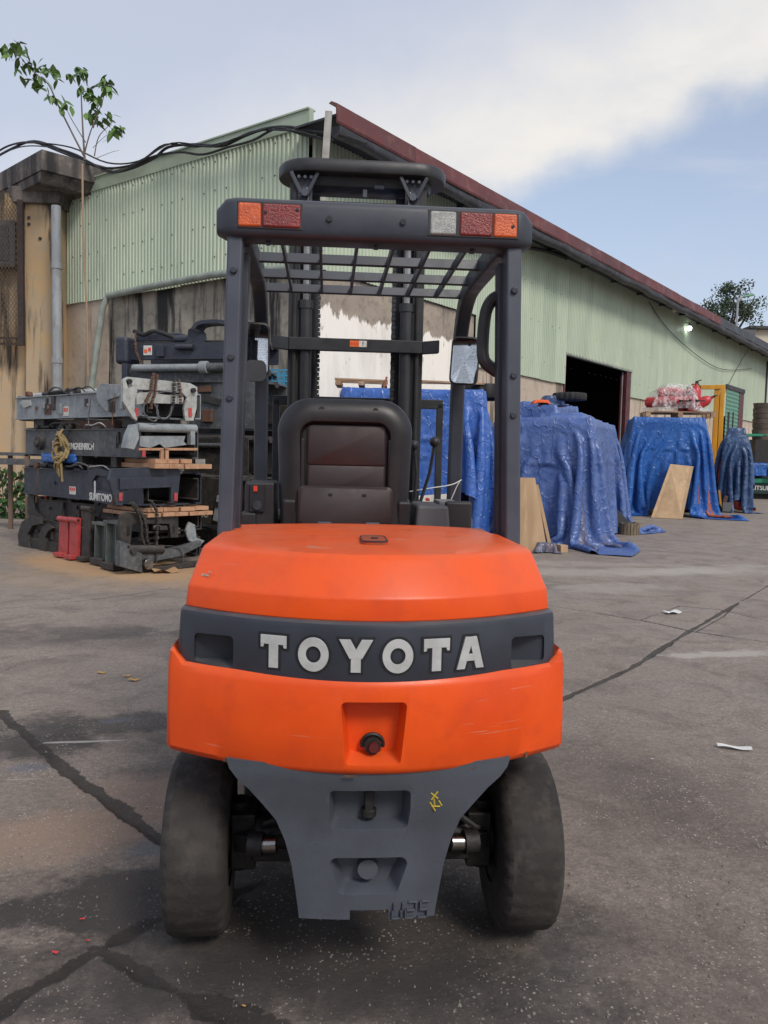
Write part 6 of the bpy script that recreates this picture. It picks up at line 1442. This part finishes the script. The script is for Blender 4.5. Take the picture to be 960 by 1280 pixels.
    T = mast('mid grey mast with partly hidden white lettering and a knotted rope', m_mg, -.02, .0, zb, 2.85, .78, .33, cross=4, tilt=0, cylm=m_mg, det=3)
    text('JUNGHEINRICH', .115, white_p, T, L_(T, pside(101, 557)[0], -.004, pside(101, 558)[1] - .005), (R(90), 0, 0), extrude=.002, offset=.003, sx=.80)
    sticker(T, 69, 556, .13, .10)
    a = pside(52, 553); B().cyl(L_(T, a[0], -.06, a[1]), L_(T, a[0], .05, a[1]), .10, seg=20).cyl(L_(T, a[0], -.09, a[1] - .02), L_(T, a[0], -.05, a[1] - .02), .045, seg=16).obj('trunnion', m_bk, T, bevel=.01)
    plate(T, 'end_lug', [(32, 560), (32, 545), (37, 535), (42, 536), (42, 545), (50, 547), (50, 565)], m_bk, k=.03, th=.08)
    plate(T, 'end_plate', [(157, 560), (160, 545), (166, 531), (173, 530), (174, 548), (168, 562)], m_lg, 'end', .10, .10)
    a = pend(170, 534, .06); c = pend(243, 536, .06); B().cyl((.10, a[0], a[1] - T['z0']), (.10, c[0], c[1] - T['z0']), .05, seg=18).obj('cross_tube', m_lg, T)
    plate(T, 'end_arm', [(238, 533), (244, 534), (244, 556), (239, 556)], m_lg, 'end', .12, .08)
    plate(T, 'cut_plate', [(175, 545), (232, 545), (230, 552), (234, 556), (206, 560), (200, 555), (188, 560), (175, 558)], m_lg, 'end', .07, .02)
    for x0, x1 in ((174, 205), (207, 247)):
        plate(T, 'copper_edge', [(x0, 560), (x1, 560), (x1, 563), (x0, 563)], m_cu, 'end', .08, .03, .001); plate(T, 'copper_edge', [(x0 if x0 > 200 else x1 - 4, 561), (x0 + 4 if x0 > 200 else x1, 561), (x0 + 4 if x0 > 200 else x1, 575), (x0 if x0 > 200 else x1 - 4, 575)], m_cu, 'end', .08, .03, .001)
    plate(T, 'reflector', [(178, 562), (182, 562), (182, 571), (178, 571)], m_rd, 'end', .09, .01, 0)
    # knotted rope
    rp = B(); c0 = pside(79, 560, -.06); cx, cz = c0
    rr = random.Random(5); ctr = PO + PX * cx + PY * -.06
    for k in range(7):
        pts = []
        for i in range(9):
            a = i / 8 * math.pi * (1.2 + .2 * k) + k; pts.append((.12 * math.cos(a) * (1 - .06 * k) + rr.uniform(-.02, .02), -.03 + .05 * math.sin(a * 1.7 + k), .16 * math.sin(a) + .10 * (k - 3) / 3 - .03))
        rp.tube(smooth_path(pts, 4), .015, 6)
    for dx in (-.10, .0, .06, -.03): rp.tube(smooth_path([(dx * .3, -.03, -.05), (dx, -.06, -.20), (dx * 1.2, -.05, -.36 - dx)], 4), .014, 6)
    o = rp.obj('rope', mat('yellow_brown_rope', (.33, .25, .11), (.24, .17, .08), scale=40, rough=.9), None, loc=(ctr.x, ctr.y, cz), rot=(0, 0, PR)); setp(o, 'knotted yellow brown rope hanging on the lettered grey mast', 'rope')
    # beams between grey and pale grey masts
    q = PO + PX * -1.35 + PY * .12; setp(B().box((0, 0, 0), (1.3, .12, .11)).obj('spacer_beam', mat('red_brown_beam', (.16, .085, .06), (.10, .06, .05), scale=8, rough=.8), None, loc=(q.x, q.y, z_(90, 532) + .01), rot=(0, 0, PR), bevel=.005), 'long red brown beam lying between the two grey masts', 'beam')
    for k, lab in ((-2.6, 'dark block at the far end below the pale grey mast'), (-.35, 'dark block near the end frame below the pale grey mast')):
        q = PO + PX * k + PY * .35; setp(B().box((0, 0, 0), (.3, .6, .14)).obj('spacer_block', m_bk, None, loc=(q.x, q.y, z_(110, 530) + .02), rot=(0, 0, PR), bevel=.01), lab, 'block')
    setp(B().tube([PO + PX * x + PY * y + Vector((0, 0, z_(120, 533) + z)) for x, y, z in ((-1.6, .3, .02), (-.9, .25, .05), (-.2, .2, .04))], .055, 12).obj('dark_tube', m_bk), 'dark tube lying under the pale grey mast', 'tube')
    # pale grey mast with white end frame and chains
    zb = z_(110, 522)
    T = mast('pale grey mast with a white end frame and rusty chains, topmost of the left stack', m_lg, .0, .0, zb, 3.15, .80, .30, cross=3, cyl=((.18, .055), (.58, .05)), cylm=m_wh)
    sticker(T, 83, 514, .13, .12); plate(T, 'rust_pad', [(55, 505), (63, 505), (63, 518), (55, 518)], m_ru, k=-.012, th=.012)
    plate(T, 'carriage_hook', [(133, 514), (124, 506), (120, 495), (121, 483), (127, 479), (158, 482), (158, 492), (134, 500)], m_lg, k=-.03, th=.05)
    plate(T, 'end_lug', [(24, 503), (28, 500), (38, 500), (38, 507), (30, 510)], m_wh, k=-.02, th=.1)
    W_ = 'end'
    plate(T, 'end_frame', [(157, 500), (154, 474), (160, 471), (238, 479), (247, 484), (246, 510), (242, 526), (232, 526), (230, 510), (234, 497), (226, 489), (172, 487), (169, 500), (168, 520), (172, 522), (171, 527)], m_wh, W_, .08, .035)
    plate(T, 'end_bridge', [(170, 492), (178, 490), (230, 496), (229, 505), (182, 504), (171, 506)], m_wh, W_, .05, .03)
    plate(T, 'end_gusset', [(154, 476), (157, 474), (172, 526), (166, 522), (154, 502)], m_wh, W_, .11, .05)
    for px, py in ((161, 477), (241, 488)): y, z = pend(px, py, .09); B().cyl((.12, y, z - T['z0']), (.075, y, z - T['z0']), .028, seg=14).obj('pin_hole', grime, T)
    for px in (169, 236): plate(T, 'reflector', [(px, 510), (px + 4, 510), (px + 4, 521), (px, 521)], m_rd, W_, .09, .01, 0)
    for k, pl in enumerate(([(192, 466), (189, 478), (188, 490), (183, 498), (180, 508)], [(196, 468), (194, 480), (193, 492), (189, 503), (188, 514)], [(217, 474), (217, 488), (216, 505), (212, 516), (210, 524)], [(222, 474), (224, 484), (225, 498), (226, 508)])):
        chain(T, 'chain', [Vector((.13, pend(x, y, .12)[0], pend(x, y, .12)[1] - T['z0'])) for x, y in pl], m_ru if k != 2 else m_bk, .04)
    for pl in ([(180, 503), (179, 515), (186, 524), (194, 526), (197, 516), (192, 504)], [(196, 506), (196, 518), (204, 524), (212, 518), (214, 508)]):
        B().tube(smooth_path([Vector((.15, pend(x, y, .14)[0], pend(x, y, .14)[1] - T['z0'])) for x, y in pl], 5), .010, 6).obj('cable_loop', m_mg, T)
    # second stack, farther back and to the right
    def bx(label, name, cat, px0, px1, y0, y1, m, k, dep=.4, **kw):
        a, b_ = pend(px0, y1, k), pend(px1, y0, k); q = PO + PX * k + PY * ((a[0] + b_[0]) / 2)
        return a, b_, q
    def mast2(label, px0, px1, ptop, pbot, m, D, depth=.75, txt=None, **kw):
        """mast seen almost side on, left end at px0"""
        A0, A1 = at(px0, pbot, D), at(px1, pbot, D - .5); zt = at((px0 + px1) / 2, ptop, D - .25).z; zb = (A0.z + A1.z) / 2
        ang = math.atan2(A1.y - A0.y, A1.x - A0.x); L = math.hypot(A1.x - A0.x, A1.y - A0.y); T = thing('lift_mast', label, 'lift mast', (A0.x, A0.y, zb), ang, 'lift masts stacked in the yard'); h = zt - zb
        for y, s in ((0, 1), (depth, -1)):
            b = B(); b.box((L / 2, y + s * .007, h / 2), (L, .014, h)).box((L / 2, y + s * .045, .007), (L, .07, .014)).box((L / 2, y + s * .045, h - .007), (L, .07, .014)); b.obj('outer_rail', m, T, bevel=.003)
        for x in (.06, L * .5, L - .06): B().box((x, depth / 2, h + .01), (.10, depth, .024)).obj('crossmember', m, T, bevel=.003)
        for y in (.15, .5): B().cyl((.05, y, h), (L, y, h), .045, seg=14).obj('lift_cylinder', m_bk, T)
        return T, h, L
    D2 = 11.0
    T, h, L = mast2('near black mast with dull lettering, low beside the left pillar', 219, 300, 598, 655, m_bk, 10.6)
    text('KOMATSU', .15, mat('dull_cream_print', (.34, .30, .25), rough=.6), T, (.28, -.004, .13), (R(90), 0, 0), extrude=.001, offset=.002, sx=.82)
    B().box((.75, -.02, h * .35), (.13, .03, .34), (0, R(12), 0)).obj('pale_clevis', m_lg, T, bevel=.02); B().cyl((.74, -.05, h * .45), (.74, 0, h * .45), .035, seg=14).obj('pin', grime, T); B().cyl((.78, -.03, h * .42), (1.05, -.03, h * .42), .03, seg=12).obj('pin_rod', m_bk, T)
    T, h, L = mast2('black mast below the blue crate, on top of the dull lettered one', 230, 310, 548, 592, m_bk, 10.9)
    B().box((.30, -.02, h * .3), (.16, .01, .10)).obj('warning_sticker', sticker_w, T); B().cyl((.1, -.03, h * .8), (.9, -.03, h * .8), .03).obj('tube', m_mg, T)
    T, h, L = mast2('grey mast with rusty pads right behind the white end frame', 236, 318, 478, 536, m_mg, 11.0)
    B().box((.34, -.02, h * .28), (.17, .04, .17)).obj('rust_pad', m_ru, T, bevel=.01); B().box((.30, -.03, h * .86), (.20, .05, .09)).obj('rust_pad', m_ru, T, bevel=.01); B().box((.40, -.02, h * .62), (.30, .03, .10), (0, .2, 0)).obj('side_lug', m_bk, T, bevel=.01)
    T, h, L = mast2('slim grey mast with long pale tubes just below the topmost navy mast', 160, 318, 462, 478, m_mg, 11.1)
    B().cyl((.12, -.06, h + .02), (L * .6, -.06, h + .02), .05, seg=16).obj('pale_tube', m_lg, T); B().cyl((L * .6, -.06, h + .02), (L * .66, -.06, h + .02), .085, seg=16).obj('collar', m_lg, T, bevel=.01); B().cyl((L * .66, -.06, h + .02), (L, -.06, h + .02), .06, seg=16).obj('dark_tube', m_mg, T)
    B().box((-.02, .0, h * .5), (.09, .12, .34)).obj('end_plate', m_nv, T, bevel=.01)
    T, h, L = mast2('topmost navy mast against the stained wall with a white and orange sticker', 153, 322, 428, 449, m_nv, 11.2)
    B().box((.03, .1, h * .55), (.20, .4, h * 1.7)).obj('rounded_end', m_nv, T, bevel=.06, seg=3)
    s = B().box((.40, -.012, h * .55), (.13, .004, .13)).obj('warning_sticker', sticker_w, T); B().box((.37, -.016, h * .5), (.05, .003, .05)).obj('sticker_print', sticker_o, s); B().box((.43, -.016, h * .6), (.04, .003, .05)).obj('sticker_print', sticker_r, s)
    B().box((.60, -.02, h * .5), (.11, .06, .16)).obj('bracket', m_nv, T, bevel=.01); B().tube(smooth_path([(.12, .1, h + .18), (.3, .05, h + .12), (.5, .02, h + .16), (.8, .1, h + .06)], 5), .03, 8).obj('hose', rubber_d, T)
    B().box((.45, .3, h + .10), (.7, .3, .12)).obj('top_block', m_nv, T, bevel=.02); B().cyl((.75, .1, h + .06), (1.2, .1, h + .06), .05).obj('lift_cylinder', m_nv, T)
    B().tube(smooth_path([(1.10, .05, h), (1.12, .05, h + .18), (1.22, .05, h + .25), (1.45, .05, h + .26), (1.6, .05, h + .24)], 5), 0, flat=(.25, .05)).obj('hook', m_nv, T); B().cyl((.84, -.04, h * .7), (1.1, -.04, h * .7), .035).obj('pin_rod', m_nv, T)
    text('MAST', .12, white_p, T, (1.62, -.01, h * .5), (R(90), 0, 0)) if False else None
    chain(T, 'chain', [Vector((.22, -.03, h + .14)), Vector((.24, -.05, h * .6)), Vector((.30, -.04, -.02)), Vector((.31, -.04, -.14))], m_ru, .03)
    # filler masts behind that close the view between the pieces
    for lab, x0, x1, y0, y1, D_ in (('dark mast at the back of the stack, seen in the gap above the planks', 150, 290, 545, 572, 11.9), ('dark mast at the back of the stack, lowest one behind the carriage', 150, 310, 600, 650, 12.0), ('dark mast at the back right below the crate', 236, 345, 500, 545, 12.1), ('greasy black mast on the ground right of the carriage, under the lettered one', 225, 300, 662, 686, 10.9)):
        mast2(lab, x0, x1, y0, y1, m_bk, D_)
    # blue crate
    D_ = 11.3; a, c = at(303, 503, D_), at(362, 503, D_); zt = at(330, 462, D_).z; bl = mat('blue_crate_plastic', (.03, .21, .36), (.04, .26, .42), rough=.5); T = thing('plastic_crate', 'light blue slatted plastic crate on the stack behind the left mirror', 'crate', (a.x, a.y, a.z), 0); w, h, dp_ = c.x - a.x, zt - a.z, .45
    for yy in (0, dp_):
        for z in np.linspace(0, h, 7): B().box((w / 2, yy, z), (w, .015, .022)).obj('slat', bl, T)
        for x in np.linspace(0, w, 9): B().box((x, yy, h / 2), (.018, .02, h)).obj('upright', bl, T)
    for xx in (0, w):
        for z in np.linspace(0, h, 7): B().box((xx, dp_ / 2, z), (.015, dp_, .022)).obj('slat', bl, T)
    B().box((w / 2, dp_ / 2, .01), (w, dp_, .02)).obj('crate_bottom', bl, T)
    q = mast2('dark mast carrying the light blue crate', 290, 372, 507, 530, m_bk, 11.5)
    q = mast2('dark mast seen low between the left pillar and the seat', 290, 372, 560, 640, m_bk, 11.6)
    # steel table and ivy behind
    D_ = 13.5; p = gnd(46, 664); D_ = p.y; T = thing('steel_bench', 'rusty steel bench frame standing left of the masts by the ivy', 'bench', (at(30, 600, D_).x, D_, 0)); zt = at(40, 568, D_).z
    B().box((.25, 0, zt), (1.3, .6, .05)).obj('top', m_mg, T); B().box((.25, -.28, zt - .12), (1.25, .03, .10)).obj('rail', m_mg, T)
    for x, y in ((.18, -.27), (.85, -.27), (-.35, .27), (.85, .27)): B().box((x, y, zt / 2), (.06, .06, zt)).obj('leg', mat('rusty_leg', (.16, .11, .08), rough=.8), T)
    T = thing('ivy_plant', 'dark green leafy climber growing low against the left building', 'plant', (at(10, 620, 15.5).x, 15.5, 0)); me = leaf_mesh('leaf', .15, .055, leaf_d); o0 = T.location.copy(); r = random.Random(3)
    st = B()
    for k in range(9):
        x = -.5 + k * .12; pts = [(x, 0, 0), (x + r.uniform(-.1, .1), -.05, .4), (x + r.uniform(-.2, .2), 0, .9)]; st.tube(pts, .012, 5)
    st.obj('stem', stem_m, T)
    for k in range(260):
        x = r.uniform(-.62, .42); z = r.uniform(.02, 1.05) * (1 - .25 * abs(x)); o = link('leaf', me, None, T, (x, r.uniform(-.12, .12), z), (r.uniform(-.7, .7), r.uniform(.2, 1.3), r.uniform(3.4, 6.0))); s = r.uniform(.7, 1.3); o.scale = (s, s, s)
build_pile()

# ------------------------------------------------------------------ screws, gravel, and the yard behind the camera
def finishing():
    b = B(); 
    for zz in (5.45, 6.1, 6.8, 7.4):
        t = .15
        while t < 8.6:
            p = along(C0, LD, t, LN, .086, zz + random.uniform(-.012, .012)); (b.cyl(p - C0, p - C0 + LN * .012, .016, seg=6) if random.random() < .7 else None); t += .345
    for zz in (4.2, 5.3, 6.3, 7.2):
        t = .3
        while t < 34:
            if zz > 5 or t > 6.6: 
                p = along(C0, RD, t, RN, .086, zz + random.uniform(-.015, .015))
                if random.random() < .45: b.cyl(p - C0, p - C0 + RN * .010, .012, seg=6)
            t += .46
    o = b.obj('sheet_screws', soffit_m, WH, smooth=0); o['kind'] = 'stuff'
    V, Fc = [], []; r = np.random.default_rng(12)
    for _ in range(1900):
        px, py = r.uniform(-100, 1060), r.uniform(720, 1300); p = gnd(px, py); q = r.random()
        if q > .35 + .65 * max(0, (px - 560) / 500) and r.random() > .35: continue
        s_ = abs(r.normal(0, .0017)) + .0010; k = len(V); a = r.uniform(0, 6.28)
        for i in range(5): V.append((p.x + math.cos(a + i * 1.257) * s_ * r.uniform(.7, 1.4), p.y + math.sin(a + i * 1.257) * s_ * r.uniform(.6, 1.2), p.z - .001))
        V.append((p.x, p.y, p.z + s_ * .7 + .004))
        for i in range(5): Fc.append((k + i, k + (i + 1) % 5, k + 5))
    gm = mat('loose_grit', (.20, .175, .15), (.11, .095, .085), (.30, .27, .235), scale=8, rough=.9)
    o = pyarr('gravel', V, Fc, gm, None, smooth=False); setp(o, 'fine loose grit scattered over the concrete yard', kind='stuff')
    # what the two mirrors look back at: a factory shed across the yard and a red truck cab
    T = thing('factory_shed', 'grey factory shed with dark door bays across the yard behind the viewer', 'building', (0, -14, 0)); T.scale = (1, 1, .6); wl = mat('shed_wall', (.66, .62, .57), (.55, .52, .48), rough=.8)
    for i in range(9): B().box((-20 + i * 5, 0, 2.7), (1.2, .4, 5.4)).obj('wall_pier', wl, T)
    B().box((0, .1, 5.1), (44, .5, 1.6)).obj('wall_band', wl, T); B().box((0, -3, 6.1), (46, 7.5, .25)).obj('roof', rust_red, T); B().box((0, -.35, 2.2), (44, .2, 4.4)).obj('wall', wl, T)
    for i in range(8): B().box((-17.5 + i * 5, -.18, 1.2 + (i % 3) * .6), (3.2, .1, 2.4 + (i % 3) * 1.2)).obj('shutter', mat('blue_grey_shutter', (.22, .25, .29), rough=.6), T)
    T = thing('red_truck_cab', 'red truck cab parked behind the viewer, seen in the mirrors', 'truck', (-3.5, -13, 0)); rd = mat('truck_red', (.45, .03, .03), rough=.35)
    B().box((0, 0, 1.35), (2.1, 1.7, 1.7), top=(.92, .8)).obj('cab', rd, T, bevel=.1, seg=3); B().box((0, .72, 1.75), (1.8, .1, .6), (R(-8), 0, 0)).obj('windscreen', glass_dark('truck_glass', (.03, .04, .05)), T, bevel=.03)
    B().box((0, .88, .62), (2.0, .15, .3)).obj('bumper', wl, T, bevel=.03)
    for x in (-.85, .85): B().cyl((x - .12, 0, .45), (x + .12, 0, .45), .45, seg=28).obj('wheel', rubber_d, T, bevel=.03)
finishing()
